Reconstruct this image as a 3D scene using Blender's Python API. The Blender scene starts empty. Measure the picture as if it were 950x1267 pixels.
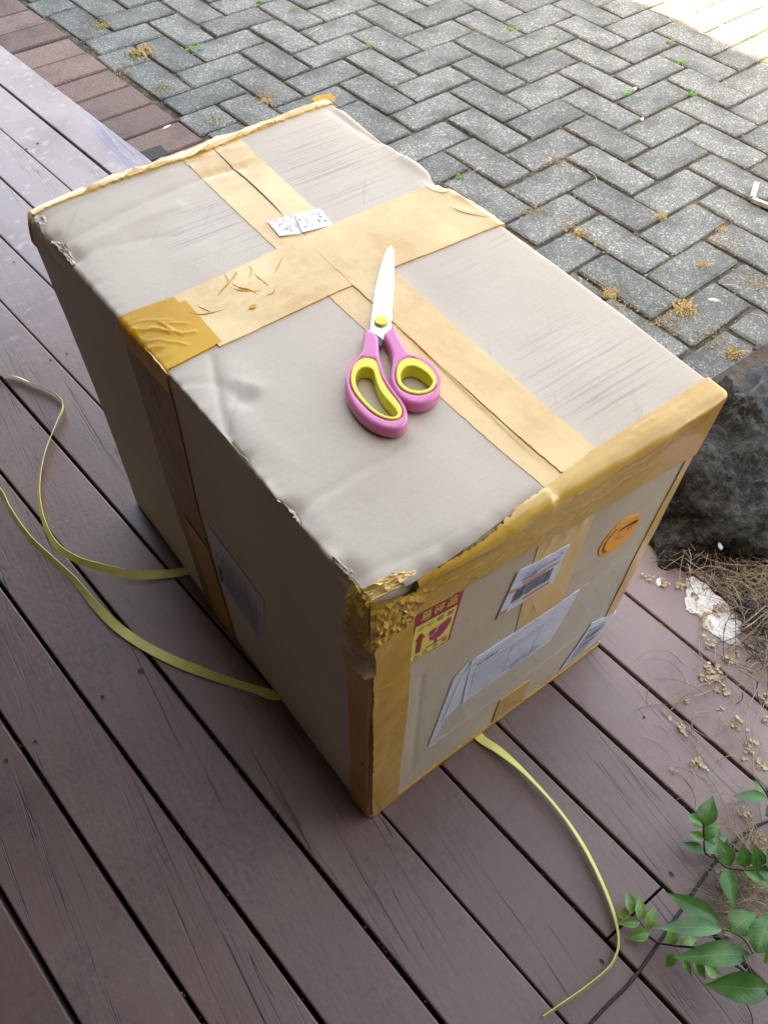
import bpy, bmesh, math, random
import numpy as np
from mathutils import Vector, Matrix, noise, geometry

random.seed(7); np.random.seed(7)
sc = bpy.context.scene
COL = sc.collection
PI = math.pi

# ------------------------------------------------------------------ camera
F_, PITCH, ROLL, YAW, CX, CY = 1036.155, 0.92197, -0.03924, 0.67864, -0.1867, -0.2404
def _rot(p, r, y):
    cy, sy = math.cos(y), math.sin(y)
    Rz = np.array([[cy, -sy, 0], [sy, cy, 0], [0, 0, 1]])
    c, s = math.cos(p), math.sin(p)
    M = np.array([[1, 0, 0], [0, s, c], [0, c, -s]])
    cr, sr = math.cos(r), math.sin(r)
    return np.array([[cr, -sr, 0], [sr, cr, 0], [0, 0, 1]]) @ M @ Rz
RM = _rot(PITCH, ROLL, YAW)
cam = bpy.data.cameras.new('camera'); camo = bpy.data.objects.new('camera', cam); COL.objects.link(camo)
mw = Matrix.Identity(4)
for i in range(3):
    mw[i][0], mw[i][1], mw[i][2] = RM[0][i], RM[1][i], -RM[2][i]
mw[0][3], mw[1][3], mw[2][3] = CX, CY, 1.0
camo.matrix_world = mw
cam.sensor_fit = 'VERTICAL'; cam.sensor_height = 24; cam.lens = F_ / 1267 * 24
cam.clip_start = 0.02; cam.clip_end = 500
sc.camera = camo

# ------------------------------------------------------------------ light
SUN_EL = math.radians(56.5)
sun_dir = Vector((-math.cos(SUN_EL) * 0.97, -math.cos(SUN_EL) * 0.24, math.sin(SUN_EL))).normalized()   # towards the sun
w = bpy.data.worlds.new('World'); sc.world = w; w.use_nodes = True
nt = w.node_tree; bg = nt.nodes['Background']; bg.inputs['Strength'].default_value = 0.13
sky = nt.nodes.new('ShaderNodeTexSky'); sky.sky_type = 'NISHITA'; sky.sun_disc = False
sky.sun_elevation = SUN_EL; sky.sun_rotation = math.atan2(sun_dir.x, sun_dir.y)
sky.air_density = 1.0; sky.dust_density = 2.5; sky.ozone_density = 0.6
nt.links.new(sky.outputs[0], bg.inputs['Color'])
sun = bpy.data.lights.new('sun', 'SUN'); sun.energy = 4.0; sun.angle = math.radians(0.6); sun.color = (1, 0.95, 0.88)
suno = bpy.data.objects.new('sun', sun); COL.objects.link(suno)
suno.rotation_euler = sun_dir.to_track_quat('Z', 'Y').to_euler()
sc.view_settings.view_transform = 'Standard'; sc.view_settings.look = 'None'
sc.view_settings.exposure = 3.6; sc.view_settings.gamma = 1.0
sc.view_settings.use_white_balance = True; sc.view_settings.white_balance_temperature = 9200; sc.view_settings.white_balance_tint = 12

# ------------------------------------------------------------------ helpers
def ray(px, py):
    return np.array([CX, CY, 1.0]), RM.T @ np.array([(px - 475) / F_, -(py - 633.5) / F_, 1])
def at(px, py, z=0.0):
    o, d = ray(px, py); return Vector(o + d * ((z - 1) / d[2]))

def tag(o, label=None, cat=None, group=None, kind=None):
    if label: o['label'] = label
    if cat: o['category'] = cat
    if group: o['group'] = group
    if kind: o['kind'] = kind
    return o
def mesh_obj(name, verts, faces, mat, parent=None, smooth=True, mats=None, fm=None):
    me = bpy.data.meshes.new(name); me.from_pydata([tuple(v) for v in verts], [], [tuple(f) for f in faces])
    if mats:
        for m in mats: me.materials.append(m)
        me.polygons.foreach_set('material_index', fm)
    elif mat: me.materials.append(mat)
    if smooth: me.polygons.foreach_set('use_smooth', [True] * len(me.polygons))
    me.update()
    o = bpy.data.objects.new(name, me); COL.objects.link(o)
    if parent: o.parent = parent
    return o
def empty(name, loc=(0, 0, 0)):
    o = bpy.data.objects.new(name, None); COL.objects.link(o); o.location = loc; o.empty_display_size = .05
    return o
def put(name, root, verts, faces, mat, smooth=True):
    """a part under an Empty: vertices given in world space"""
    l = root.location
    return mesh_obj(name, [(v[0] - l.x, v[1] - l.y, v[2] - l.z) for v in verts], faces, mat, root, smooth)

class NB:
    """little node builder"""
    def __init__(s, name):
        s.m = bpy.data.materials.new(name); s.m.use_nodes = True; s.t = s.m.node_tree; s.p = s.t.nodes['Principled BSDF']
        s.out = s.t.nodes['Material Output']
    def n(s, typ, **kw):
        nd = s.t.nodes.new(typ)
        for k, v in kw.items():
            if k in nd.inputs.keys() if isinstance(k, str) else False: nd.inputs[k].default_value = v
            else: setattr(nd, k, v)
        return nd
    def l(s, a, b): s.t.links.new(a, b)
    def coord(s, kind='Object', scale=(1, 1, 1), rot=(0, 0, 0), rnd=False):
        tc = s.n('ShaderNodeTexCoord'); mp = s.n('ShaderNodeMapping')
        mp.inputs['Scale'].default_value = scale
        if any(rot):
            m0 = s.n('ShaderNodeMapping'); m0.inputs['Rotation'].default_value = rot
            s.l(tc.outputs[kind], m0.inputs[0]); src = m0.outputs[0]
        else: src = tc.outputs[kind]
        if rnd:
            oi = s.n('ShaderNodeObjectInfo'); ml = s.n('ShaderNodeMath', operation='MULTIPLY'); ml.inputs[1].default_value = 37.0
            s.l(oi.outputs['Random'], ml.inputs[0]); ad = s.n('ShaderNodeVectorMath', operation='ADD')
            s.l(src, ad.inputs[0]); s.l(ml.outputs[0], ad.inputs[1]); src = ad.outputs[0]
        s.l(src, mp.inputs[0]); return mp.outputs[0]
    def noise(s, vec, scale, detail=4, rough=.55, dist=0):
        nd = s.n('ShaderNodeTexNoise'); nd.inputs['Scale'].default_value = scale; nd.inputs['Detail'].default_value = detail
        nd.inputs['Roughness'].default_value = rough; nd.inputs['Distortion'].default_value = dist
        if vec is not None: s.l(vec, nd.inputs['Vector'])
        return nd.outputs['Fac']
    def ramp(s, fac, stops, interp='LINEAR'):
        r = s.n('ShaderNodeValToRGB'); r.color_ramp.interpolation = interp
        while len(r.color_ramp.elements) < len(stops): r.color_ramp.elements.new(.5)
        for e, (p, c) in zip(r.color_ramp.elements, stops):
            e.position = p; e.color = (c, c, c, 1) if not hasattr(c, '__len__') else (*c, 1)
        s.l(fac, r.inputs[0]); return r.outputs[0]
    def mix(s, fac, a, b, blend='MIX'):
        m = s.n('ShaderNodeMix', data_type='RGBA', blend_type=blend)
        for sock, v in ((m.inputs[0], fac), (m.inputs[6], a), (m.inputs[7], b)):
            if isinstance(v, (int, float)): sock.default_value = v
            elif isinstance(v, tuple): sock.default_value = (*v, 1)
            else: s.l(v, sock)
        return m.outputs[2]
    def math(s, op, a, b=None, c=None):
        m = s.n('ShaderNodeMath', operation=op)
        for i, v in enumerate((a, b, c)):
            if v is None: continue
            if isinstance(v, (int, float)): m.inputs[i].default_value = v
            else: s.l(v, m.inputs[i])
        return m.outputs[0]
    def base(s, c):
        if isinstance(c, tuple): s.p.inputs['Base Color'].default_value = (*c, 1)
        else: s.l(c, s.p.inputs['Base Color'])
    def bump(s, h, strength=.3, dist=.001):
        b = s.n('ShaderNodeBump'); b.inputs['Strength'].default_value = strength; b.inputs['Distance'].default_value = dist
        s.l(h, b.inputs['Height']); s.l(b.outputs[0], s.p.inputs['Normal']); return b
    def rough(s, v):
        if isinstance(v, (int, float)): s.p.inputs['Roughness'].default_value = v
        else: s.l(v, s.p.inputs['Roughness'])
def plain(name, c, rough=.6, var=.12, scale=60, metallic=0, bump=0.0, bscale=300):
    b = NB(name); f = b.noise(b.coord(), scale)
    lo = tuple(x * (1 - var) for x in c); hi = tuple(min(1, x * (1 + var)) for x in c)
    b.base(b.ramp(f, [(.3, lo), (.7, hi)])); b.rough(rough); b.p.inputs['Metallic'].default_value = metallic
    if bump: b.bump(b.noise(b.coord(), bscale), bump, .0006)
    return b.m

# ------------------------------------------------------------------ materials
def mat_cardboard():
    b = NB('kraft cardboard'); co = b.coord()
    big = b.noise(co, 7, 5); fib = b.noise(b.coord(scale=(1, 1, 1)), 420, 3, .7)
    c = b.ramp(big, [(.3, (.475, .375, .275)), (.7, (.56, .455, .345))])
    c = b.mix(b.ramp(fib, [(.35, .0), (.75, .22)]), c, (.56, .475, .37))
    # printed-through flute lines and handling smears: stretched along the box's short side
    st = b.noise(b.coord(scale=(6, 290, 60)), 1.0, 3, .6)
    msk = b.ramp(b.noise(co, 5.5, 2), [(.56, 0.0), (.68, .6)])
    for zx, zy, zr in ((.13, .20, .11), (.12, -.21, .085), (-.05, .17, .07), (.02, -.22, .05)):
        dn_ = b.n('ShaderNodeVectorMath', operation='DISTANCE'); b.l(co, dn_.inputs[0]); dn_.inputs[1].default_value = (zx, zy, .482)
        msk = b.math('MAXIMUM', msk, b.ramp(b.math('DIVIDE', dn_.outputs['Value'], zr), [(.45, 1.0), (1.0, 0.0)]))
    ln = b.ramp(st, [(.53, 0.0), (.62, 1.0)])
    c = b.mix(b.math('MULTIPLY', b.math('MULTIPLY', ln, msk), .34), c, (.17, .145, .16))
    spk = b.ramp(b.noise(co, 330, 2), [(.76, 0.0), (.80, 1.0)])
    c = b.mix(b.math('MULTIPLY', spk, .35), c, (.15, .11, .08))
    sc_ = b.noise(b.coord(scale=(40, 3, 12), rot=(0, 0, .7)), 1.6, 3)
    c = b.mix(b.math('MULTIPLY', b.ramp(sc_, [(.66, 0.0), (.72, 1.0)]), .16), c, (.22, .18, .15))
    b.base(c); b.rough(.62)
    b.p.inputs['Specular IOR Level'].default_value = .35
    sx = b.n('ShaderNodeSeparateXYZ'); b.l(co, sx.inputs[0])
    fl_ = b.math('MULTIPLY', b.math('SINE', b.math('ADD', b.math('MULTIPLY', sx.outputs[1], 900.0), b.math('MULTIPLY', big, 3.0))), .08)
    h = b.math('ADD', fl_, b.math('ADD', b.math('MULTIPLY', fib, .5), b.math('MULTIPLY', b.noise(co, 90, 4), 1.0)))
    b.bump(h, .22, .0012)
    return b.m
def mat_tape(name, lo, hi, rough=.28, streak=.35, coat=.5):
    b = NB(name); co = b.coord()
    c = b.ramp(b.math('ADD', b.math('MULTIPLY', b.noise(co, 9, 5), .84), b.math('MULTIPLY', b.noise(b.coord(scale=(70, 9, 40)), 1.0, 3), .16)), [(.38, lo), (.6, hi)])
    st = b.noise(b.coord(scale=(9, 9, 9)), 9, 6, .7, 1.2)
    c = b.mix(b.math('MULTIPLY', b.ramp(st, [(.5, 0.0), (.72, 1.0)]), streak), c, tuple(min(1, x * 1.18) for x in hi))
    b.base(c); b.rough(b.ramp(st, [(.3, rough), (.7, rough + .15)]))
    b.p.inputs['Coat Weight'].default_value = coat; b.p.inputs['Specular IOR Level'].default_value = .5 if coat > .3 else .2; b.p.inputs['Coat Roughness'].default_value = .1
    h = b.math('ADD', b.noise(co, 28, 5, .6, .8), b.math('MULTIPLY', b.noise(b.coord(scale=(30, 180, 60)), 1.2, 3), .25))
    b.bump(h, .22, .0018)
    return b.m
def mat_deck():
    b = NB('painted deck timber')
    rz = math.radians(-4.75)
    co = b.coord(rnd=True); raw = b.coord()
    gr = b.noise(b.coord(scale=(38, .75, 20), rot=(0, 0, -rz), rnd=True), 1.0, 4, .5, .15)
    line = b.ramp(b.math('ABSOLUTE', b.math('SUBTRACT', gr, .5)), [(.0, 1.0), (.0035, .7), (.007, 0.0)])
    line2 = b.ramp(b.math('ABSOLUTE', b.math('SUBTRACT', gr, .60)), [(.0, 1.0), (.003, .6), (.006, 0.0)])
    m1 = b.ramp(b.noise(b.coord(scale=(9, 1.4, 4), rot=(0, 0, -rz), rnd=True), 1.0, 2), [(.50, 0.0), (.60, 1.0)])
    lines = b.math('MULTIPLY', b.math('MAXIMUM', line, line2), m1)
    big = b.noise(co, 5, 6, .6)
    c = b.ramp(big, [(.28, (.138, .074, .058)), (.55, (.172, .096, .076)), (.8, (.212, .130, .106))])
    fine = b.noise(b.coord(scale=(180, 9, 60), rot=(0, 0, -rz), rnd=True), 1.0, 4)
    c = b.mix(b.ramp(fine, [(.35, .0), (.7, .20)]), c, (.22, .15, .13))
    oi = b.n('ShaderNodeObjectInfo'); mv = b.n('ShaderNodeVectorMath', operation='SCALE'); b.l(c, mv.inputs[0]); b.l(b.math('ADD', b.math('MULTIPLY', oi.outputs['Random'], .28), .86), mv.inputs['Scale']); c = mv.outputs[0]
    # greenish-black grime in patches, pale scuffs
    gm = b.ramp(b.math('MULTIPLY', b.noise(raw, 6.5, 3), b.noise(raw, 95, 4, .7)), [(.27, 0.0), (.40, 1.0)])
    c = b.mix(b.math('MULTIPLY', gm, .5), c, (.075, .06, .05))
    ws = b.ramp(b.math('ADD', b.math('MULTIPLY', b.noise(raw, 48, 3, .5), .7), b.math('MULTIPLY', b.noise(raw, 9, 3), .3)), [(.56, 0.0), (.64, 1.0)])
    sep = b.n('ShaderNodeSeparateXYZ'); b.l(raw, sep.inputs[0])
    zone = b.n('ShaderNodeMapRange'); zone.inputs['From Min'].default_value = .9; zone.inputs['From Max'].default_value = 1.35
    b.l(sep.outputs[1], zone.inputs[0])
    c = b.mix(b.math('MULTIPLY', b.math('MULTIPLY', ws, zone.outputs[0]), .55), c, (.55, .52, .52))
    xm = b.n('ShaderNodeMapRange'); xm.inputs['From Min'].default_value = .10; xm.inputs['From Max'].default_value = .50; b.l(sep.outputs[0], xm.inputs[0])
    skylit_mix = b.ramp(b.noise(raw, 8, 5, .6), [(.25, .25), (.65, .85)])
    c = b.mix(b.math('MULTIPLY', xm.outputs[0], skylit_mix), c, (.31, .215, .18))  # stronger skylight on the right-hand boards, painted into their colour
    lite = b.ramp(b.noise(raw, 4, 3), [(.25, 0.2), (.52, 1.0)])
    c = b.mix(b.math('MULTIPLY', b.math('MULTIPLY', lite, zone.outputs[0]), .62), c, (.37, .285, .265))  # brightness of the sky sheen on the far boards, painted into the colour
    # slate-blue bare wood scuff on the outermost boards
    vd = b.n('ShaderNodeVectorMath', operation='DISTANCE'); m2 = b.n('ShaderNodeMapping')
    sp = at(148, 181); m2.inputs['Location'].default_value = (-sp.x * 6.5, -sp.y * 1.25, 0); m2.inputs['Scale'].default_value = (6.5, 1.25, 1)
    tc = b.n('ShaderNodeTexCoord'); b.l(tc.outputs['Object'], m2.inputs[0]); b.l(m2.outputs[0], vd.inputs[0]); vd.inputs[1].default_value = (0, 0, 0)
    nn = b.noise(b.coord(scale=(120, 10, 10)), 1.0, 4, .7)
    sf = b.math('MULTIPLY', b.ramp(vd.outputs['Value'], [(.10, 1.0), (.26, 0.0)]), b.ramp(nn, [(.42, 0.0), (.55, 1.0)]))
    c = b.mix(b.math('MULTIPLY', sf, .8), c, (.11, .12, .19))
    c = b.mix(b.math('MULTIPLY', lines, .85), c, (.03, .02, .018))
    b.base(c); b.rough(b.ramp(big, [(.3, .34), (.7, .48)]))
    b.p.inputs['Specular IOR Level'].default_value = .48
    h = b.math('SUBTRACT', b.math('ADD', b.math('MULTIPLY', fine, .5), b.noise(co, 140, 3)), b.math('MULTIPLY', lines, 2.5))
    b.bump(h, .3, .0012)
    return b.m
def mat_paver(name, dark, mid, lite, speck=.75, tint=.22):
    b = NB(name); co = b.coord(rnd=True); raw = b.coord()
    oi = b.n('ShaderNodeObjectInfo')
    g = b.noise(co, 300, 3, .8)
    c = b.ramp(g, [(.28, dark), (.48, mid), (.68, lite)])
    g2 = b.n('ShaderNodeTexVoronoi'); g2.inputs['Scale'].default_value = 260; b.l(co, g2.inputs['Vector'])
    wsp = b.ramp(g2.outputs['Color'], [(speck, 0.0), (speck + .12, 1.0)])
    c = b.mix(b.math('MULTIPLY', wsp, .5), c, tuple(min(1, x * 1.7) for x in lite))
    pit = b.ramp(b.noise(co, 430, 2, .5), [(.30, 1.0), (.38, 0.0)])
    c = b.mix(b.math('MULTIPLY', pit, .55), c, tuple(x * .35 for x in dark))
    hv = b.math('ADD', b.math('MULTIPLY', oi.outputs['Random'], tint * 2), 1 - tint)
    mv = b.n('ShaderNodeVectorMath', operation='SCALE'); b.l(c, mv.inputs[0]); b.l(hv, mv.inputs['Scale'])
    big = b.noise(raw, 9, 4, .6)
    c = b.mix(b.ramp(big, [(.46, 0.0), (.68, .6)]), mv.outputs[0], tuple(x * .8 for x in dark))
    c = b.mix(b.ramp(b.noise(raw, 3.1, 5, .65), [(.55, 0.0), (.7, .35)]), c, (.06, .062, .035))
    b.base(c); b.rough(.85)
    b.bump(b.math('ADD', g, b.math('MULTIPLY', b.noise(co, 60, 3), 1.2)), .6, .0022)
    return b.m
def mat_soil(name, stops, scale=40, bscale=160, dist=.006):
    b = NB(name); co = b.coord()
    c = b.ramp(b.noise(co, scale, 6, .7), stops); b.base(c); b.rough(.95)
    b.bump(b.noise(co, bscale, 5, .7), .8, dist); return b.m
def mat_rock(name, stops, moss):
    b = NB(name); co = b.coord()
    v = b.noise(co, 60, 8, .78, .3)
    c = b.ramp(v, stops)
    mm = b.ramp(b.noise(co, 9, 3), [(.45, 0.0), (.62, 1.0)])
    c = b.mix(b.math('MULTIPLY', mm, .7), c, moss)
    lich = b.ramp(b.noise(co, 150, 3, .7), [(.6, 0.0), (.7, 1.0)])
    c = b.mix(b.math('MULTIPLY', lich, .4), c, (.20, .185, .15))
    b.base(c); b.rough(.9); b.bump(b.math('ADD', v, b.math('MULTIPLY', b.noise(co, 160, 5, .75), 1.3)), 1.0, .012); return b.m
def mat_leaf(name, dark, lite, edge):
    b = NB(name)
    tc = b.n('ShaderNodeTexCoord'); sp = b.n('ShaderNodeSeparateXYZ'); b.l(tc.outputs['UV'], sp.inputs[0])
    ax = b.math('ABSOLUTE', b.math('SUBTRACT', sp.outputs[0], .5))
    c = b.ramp(b.noise(b.coord(rnd=True), 45, 4), [(.35, dark), (.65, lite)])
    c = b.mix(b.ramp(ax, [(.30, 0.0), (.5, .7)]), c, edge)
    # side veins
    wv = b.math('SINE', b.math('MULTIPLY', b.math('ADD', sp.outputs[1], b.math('MULTIPLY', ax, .45)), 62.0))
    c = b.mix(b.ramp(wv, [(.85, 0.0), (1.0, .10)]), c, edge)
    c = b.mix(b.ramp(ax, [(0, .8), (.028, 0.0)]), c, tuple(min(1, x * 1.6) for x in lite))
    sp2 = b.ramp(b.noise(b.coord(rnd=True), 130, 2), [(.70, 0.0), (.74, .8)]); c = b.mix(sp2, c, (.14, .10, .03))
    b.base(c); b.rough(.33)
    b.bump(b.math('ADD', b.math('MULTIPLY', wv, .3), b.noise(b.coord(), 90, 3)), .12, .0008)
    tr = b.n('ShaderNodeBsdfTranslucent'); b.l(c, tr.inputs[0]); ms = b.n('ShaderNodeMixShader'); ms.inputs[0].default_value = .22
    b.l(b.p.outputs[0], ms.inputs[1]); b.l(tr.outputs[0], ms.inputs[2]); b.l(ms.outputs[0], b.out.inputs[0]); return b.m
def mat_film():
    b = NB('clear plastic film'); b.base((.8, .8, .84)); b.rough(.16)
    f = b.noise(b.coord(scale=(30, 30, 6), rot=(0, .5, 0)), 1.0, 4)
    b.l(b.ramp(f, [(.38, .05), (.66, .26)]), b.p.inputs['Alpha'])
    b.bump(f, .3, .002); return b.m
def mat_strap():
    b = NB('yellow strapping'); co = b.coord()
    b.base(b.ramp(b.noise(co, 30), [(.3, (.66, .60, .15)), (.7, (.80, .74, .22))])); b.rough(.45)
    b.bump(b.noise(co, 700, 2), .4, .0006); return b.m
def mat_paper(name, c, lines=(.35, .36, .42), amt=.5, sc_=(14, 14, 260)):
    b = NB(name)
    l = b.ramp(b.noise(b.coord(scale=sc_), 1.0, 4, .7), [(.55, 0.0), (.62, 1.0)])
    m = b.ramp(b.noise(b.coord(), 22, 2), [(.42, 0.0), (.55, 1.0)])
    b.base(b.mix(b.math('MULTIPLY', b.math('MULTIPLY', l, m), amt), c, lines)); b.rough(.35)
    b.bump(b.noise(b.coord(), 35, 3), .25, .002); return b.m

M = dict(
    card=mat_cardboard(),
    tan=mat_tape('tan packing tape', (.58, .315, .07), (.74, .465, .17)),
    tan2=mat_tape('tan packing tape doubled', (.57, .315, .06), (.68, .41, .11)),
    ochre=mat_tape('ochre packing tape', (.54, .25, .010), (.63, .32, .016), .34, 0.0, .05),
    amber=mat_tape('amber packing tape', (.50, .24, .018), (.60, .33, .045), .25, .3),
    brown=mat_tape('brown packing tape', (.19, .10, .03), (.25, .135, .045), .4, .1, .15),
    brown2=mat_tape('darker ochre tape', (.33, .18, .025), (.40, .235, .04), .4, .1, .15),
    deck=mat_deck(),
    paver=mat_paver('grey concrete paver', (.043, .047, .041), (.103, .107, .096), (.245, .245, .212), .72, .2),
    brick=mat_paver('red brown brick paver', (.085, .050, .038), (.17, .105, .082), (.27, .18, .14), .86, .22),
    sand=mat_soil('joint sand and moss', [(.3, (.026, .021, .014)), (.5, (.068, .055, .034)), (.62, (.15, .125, .07)), (.75, (.065, .08, .03))], 28),
    soil=mat_soil('garden soil', [(.3, (.025, .018, .012)), (.55, (.07, .05, .035)), (.75, (.15, .115, .075))], 50),
    far=mat_soil('far paving', [(.3, (.12, .125, .125)), (.7, (.24, .24, .235))], 12),
    rock=mat_rock('dark weathered rock', [(.38, (.005, .004, .003)), (.5, (.036, .030, .021)), (.64, (.15, .125, .09))], (.040, .040, .016)),
    stone=mat_rock('pale blue grey stone', [(.3, (.09, .10, .115)), (.55, (.20, .22, .24)), (.75, (.34, .36, .37))], (.15, .17, .15)),
    joist=plain('dark joist timber', (.035, .026, .022), .8),
    leaf=mat_leaf('glossy green leaf', (.045, .145, .028), (.09, .24, .045), (.04, .13, .03)),
    leafy=mat_leaf('young yellow green leaf', (.10, .24, .035), (.17, .33, .055), (.28, .40, .13)),
    stem=plain('brown stem', (.06, .035, .025), .6),
    dark=plain('dark dry stem', (.028, .020, .022), .6),
    straw=plain('dry straw stem', (.36, .27, .15), .7, .3),
    petal=plain('dry tan petal', (.52, .39, .22), .75, .35, 50),
    strap=mat_strap(),
    white=mat_soil('white flaking crust', [(.36, (.50, .36, .20)), (.46, (.80, .76, .68)), (.7, (.90, .88, .84))], 60, 150, .003),
    steel2=plain('ground steel bevel', (.46, .56, .62), .3, .05, 30, 1.0),
    steel=plain('polished steel', (.70, .73, .77), .24, .03, 30, 1.0),
    pink=plain('pink handle plastic', (.68, .17, .34), .3, .04, 60, 0, .15, 500),
    yellow=plain('yellow soft grip', (.72, .63, .05), .4, .04, 60),
    film=mat_film(),
    paper=mat_paper('white paper', (.60, .62, .70)),
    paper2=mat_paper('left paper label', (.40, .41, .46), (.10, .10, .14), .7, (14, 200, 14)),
    doc=mat_paper('folded document', (.62, .64, .72), (.30, .31, .38), .6),
    scrap=mat_paper('pink blue scribbled paper', (.72, .74, .82), (.45, .20, .32), .7, (60, 160, 10)),
    red=plain('red print', (.42, .022, .045), .4), magenta=plain('magenta print', (.48, .03, .13), .4),
    ylab=plain('yellow print', (.78, .66, .14), .4, .06), ink=plain('dark blue ink', (.03, .035, .07), .5),
    blue=plain('blue ink', (.10, .13, .42), .5), orangep=plain('orange print', (.72, .25, .09), .5),
    orange=plain('fluorescent orange paper', (.95, .36, .03), .5, .04), maroon=plain('maroon print', (.08, .02, .02), .5),
    salmon=plain('salmon print', (.85, .33, .18), .5),
    crease=plain('dark slit', (.05, .035, .02), .8),
    wall=plain('dark brown wall boards', (.035, .026, .02), .8), roof=plain('dark roof underside', (.05, .042, .036), .8),
    weed=plain('green weed', (.10, .24, .03), .6, .4, 90), dryweed=plain('dried moss tuft', (.33, .235, .085), .9, .4, 120),
    litter=plain('tan grit', (.24, .19, .105), .95, .5, 90), wood=plain('bleached wood scrap', (.42, .37, .31), .8, .2), black=plain('dark beetle brown', (.03, .018, .014), .6),
)

# ------------------------------------------------------------------ ground, house
def sheet(name, x0, x1, y0, y1, z, mat, nx=1, ny=1, amp=0.0):
    vs, fs = [], []
    for j in range(ny + 1):
        for i in range(nx + 1):
            x = x0 + (x1 - x0) * i / nx; y = y0 + (y1 - y0) * j / ny
            vs.append((x, y, z + (noise.noise(Vector((x * 9, y * 9, 3))) * amp if amp else 0)))
    for j in range(ny):
        for i in range(nx):
            a = j * (nx + 1) + i; fs.append((a, a + 1, a + nx + 2, a + nx + 1))
    return mesh_obj(name, vs, fs, mat)
PZ = -.05                                            # top of the paving, the deck top is 0
tag(sheet('ground', -150, 150, -150, 150, PZ - .075, M['far']), kind='structure')
paving = tag(sheet('paving', -.4, 7, -.6, 7, PZ - .0075, M['sand'], 150, 150, .003), kind='structure')
def boxmesh(x0, x1, y0, y1, z0, z1):
    v = [(x, y, z) for z in (z0, z1) for y in (y0, y1) for x in (x0, x1)]
    return v, [(0, 2, 3, 1), (4, 5, 7, 6), (0, 1, 5, 4), (2, 6, 7, 3), (0, 4, 6, 2), (1, 3, 7, 5)]
def add(V, Fc, v, f):
    n = len(V); V.extend(v); Fc.extend([tuple(i + n for i in q) for q in f])
HX = -1.25
v, f = boxmesh(-8, HX, -6, 9, -.12, 4.54); tag(mesh_obj('house_wall', v, f, M['wall'], smooth=False), kind='structure')
v, f = boxmesh(-8.6, HX + .3, -6.4, 9.4, 4.54, 4.68); tag(mesh_obj('house_roof', v, f, M['roof'], smooth=False), kind='structure')
v, f = boxmesh(HX - .001, .02, -4.2, 4.2, 2.18, 2.30); tag(mesh_obj('porch_roof', v, f, M['roof'], smooth=False), kind='structure')
v, f = boxmesh(HX - .002, 1.5, -1.7, -1.6, -.12, 2.179); add(v, f, *boxmesh(HX - .002, -.1, 4.0, 4.1, -.1, 2.179)); add(v, f, *boxmesh(.021, 1.5, -1.7, -.9, 2.18, 2.30)); tag(mesh_obj('shade_blocker', v, f, M['wall'], smooth=False), kind='structure')  # unseen walls and roof slab, added to darken the carton's left and front

# ------------------------------------------------------------------ pavers
UV = Vector((.09994, .00556, 0)); VV = Vector((.00556, -.09994, 0)); O0 = Vector((1.1518, 1.4567, 0))
ANG = math.atan2(UV.y, UV.x)
def rowline(y): return .717 - .056 * y              # outer end of the brick row
def paver_mesh(L, W, seed):
    rnd = random.Random(seed); bm = bmesh.new(); ch = .0032
    def ringpts(inset, z):
        pts = []
        for sx, sy in ((-1, -1), (1, -1), (1, 1), (-1, 1)):
            a, b_ = L / 2 - inset, W / 2 - inset; c = .004
            for k in ((0, 1), (1, 0)) if (sx * sy > 0) else ((1, 0), (0, 1)):
                pts.append((sx * (a - c * k[0]) + rnd.uniform(-1, 1) * .0012, sy * (b_ - c * k[1]) + rnd.uniform(-1, 1) * .0012, z + rnd.uniform(-1, 1) * .0006))
        return pts
    r0 = [bm.verts.new(p) for p in ringpts(0, -.045)]; r1 = [bm.verts.new(p) for p in ringpts(0, -ch)]; r2 = [bm.verts.new(p) for p in ringpts(ch, 0)]
    for a, b_ in ((r0, r1), (r1, r2)):
        for i in range(8): bm.faces.new((a[i], a[(i + 1) % 8], b_[(i + 1) % 8], b_[i]))
    bm.faces.new(r2); bmesh.ops.recalc_face_normals(bm, faces=bm.faces)
    me = bpy.data.meshes.new('paver'); bm.to_mesh(me); bm.free(); return me
def clip(poly, fn):
    out = []
    for i in range(len(poly)):
        a, b_ = poly[i], poly[(i + 1) % len(poly)]; fa, fb = fn(a), fn(b_)
        if fa >= 0: out.append(a)
        if fa * fb < 0: out.append(a + (b_ - a) * (fa / (fa - fb)))
    return out
def prism(poly, z0, z1, ch=.003):
    c = sum(poly, Vector((0, 0, 0))) / len(poly); n = len(poly)
    vs = [(p.x, p.y, z0) for p in poly] + [(p.x, p.y, z1 - ch) for p in poly]
    for p in poly:
        q = p + (c - p).normalized() * ch * 1.3; vs.append((q.x, q.y, z1))
    fs = [(i, (i + 1) % n, n + (i + 1) % n, n + i) for i in range(n)] + [(n + i, n + (i + 1) % n, 2 * n + (i + 1) % n, 2 * n + i) for i in range(n)]
    return vs, fs + [tuple(range(2 * n, 3 * n))]
pmeshes = [paver_mesh(.1905, .0908, s) for s in range(6)]
for m in pmeshes: m.materials.append(M['paver'])
def proj(p):
    q = RM @ (np.array(p) - np.array([CX, CY, 1.0]))
    return (475 + F_ * q[0] / q[2], 633.5 - F_ * q[1] / q[2]) if q[2] > .05 else (1e5, 1e5)
restV, restF = [], []; joints = []; npav = 0; cand = []
for i in range(-22, 50):
    for j in range(-50, 26):
        k = (i + j) % 4
        if k not in (0, 2): continue
        hz = (k == 0); du, dv = (2, 1) if hz else (1, 2)
        c = O0 + UV * (i + du / 2) + VV * (j + dv / 2); c.z = PZ
        if c.x < rowline(c.y) - .12 or c.x > 5.5 or c.y > 5.5 or c.y < -.02: continue
        if c.x < .62 and c.y < .3: continue
        cand.append((c, hz, i, j, du, dv))
def inview(c, m=70):
    x, y = proj(c); return -m < x < 950 + m and -m < y < 1267 + m
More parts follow.
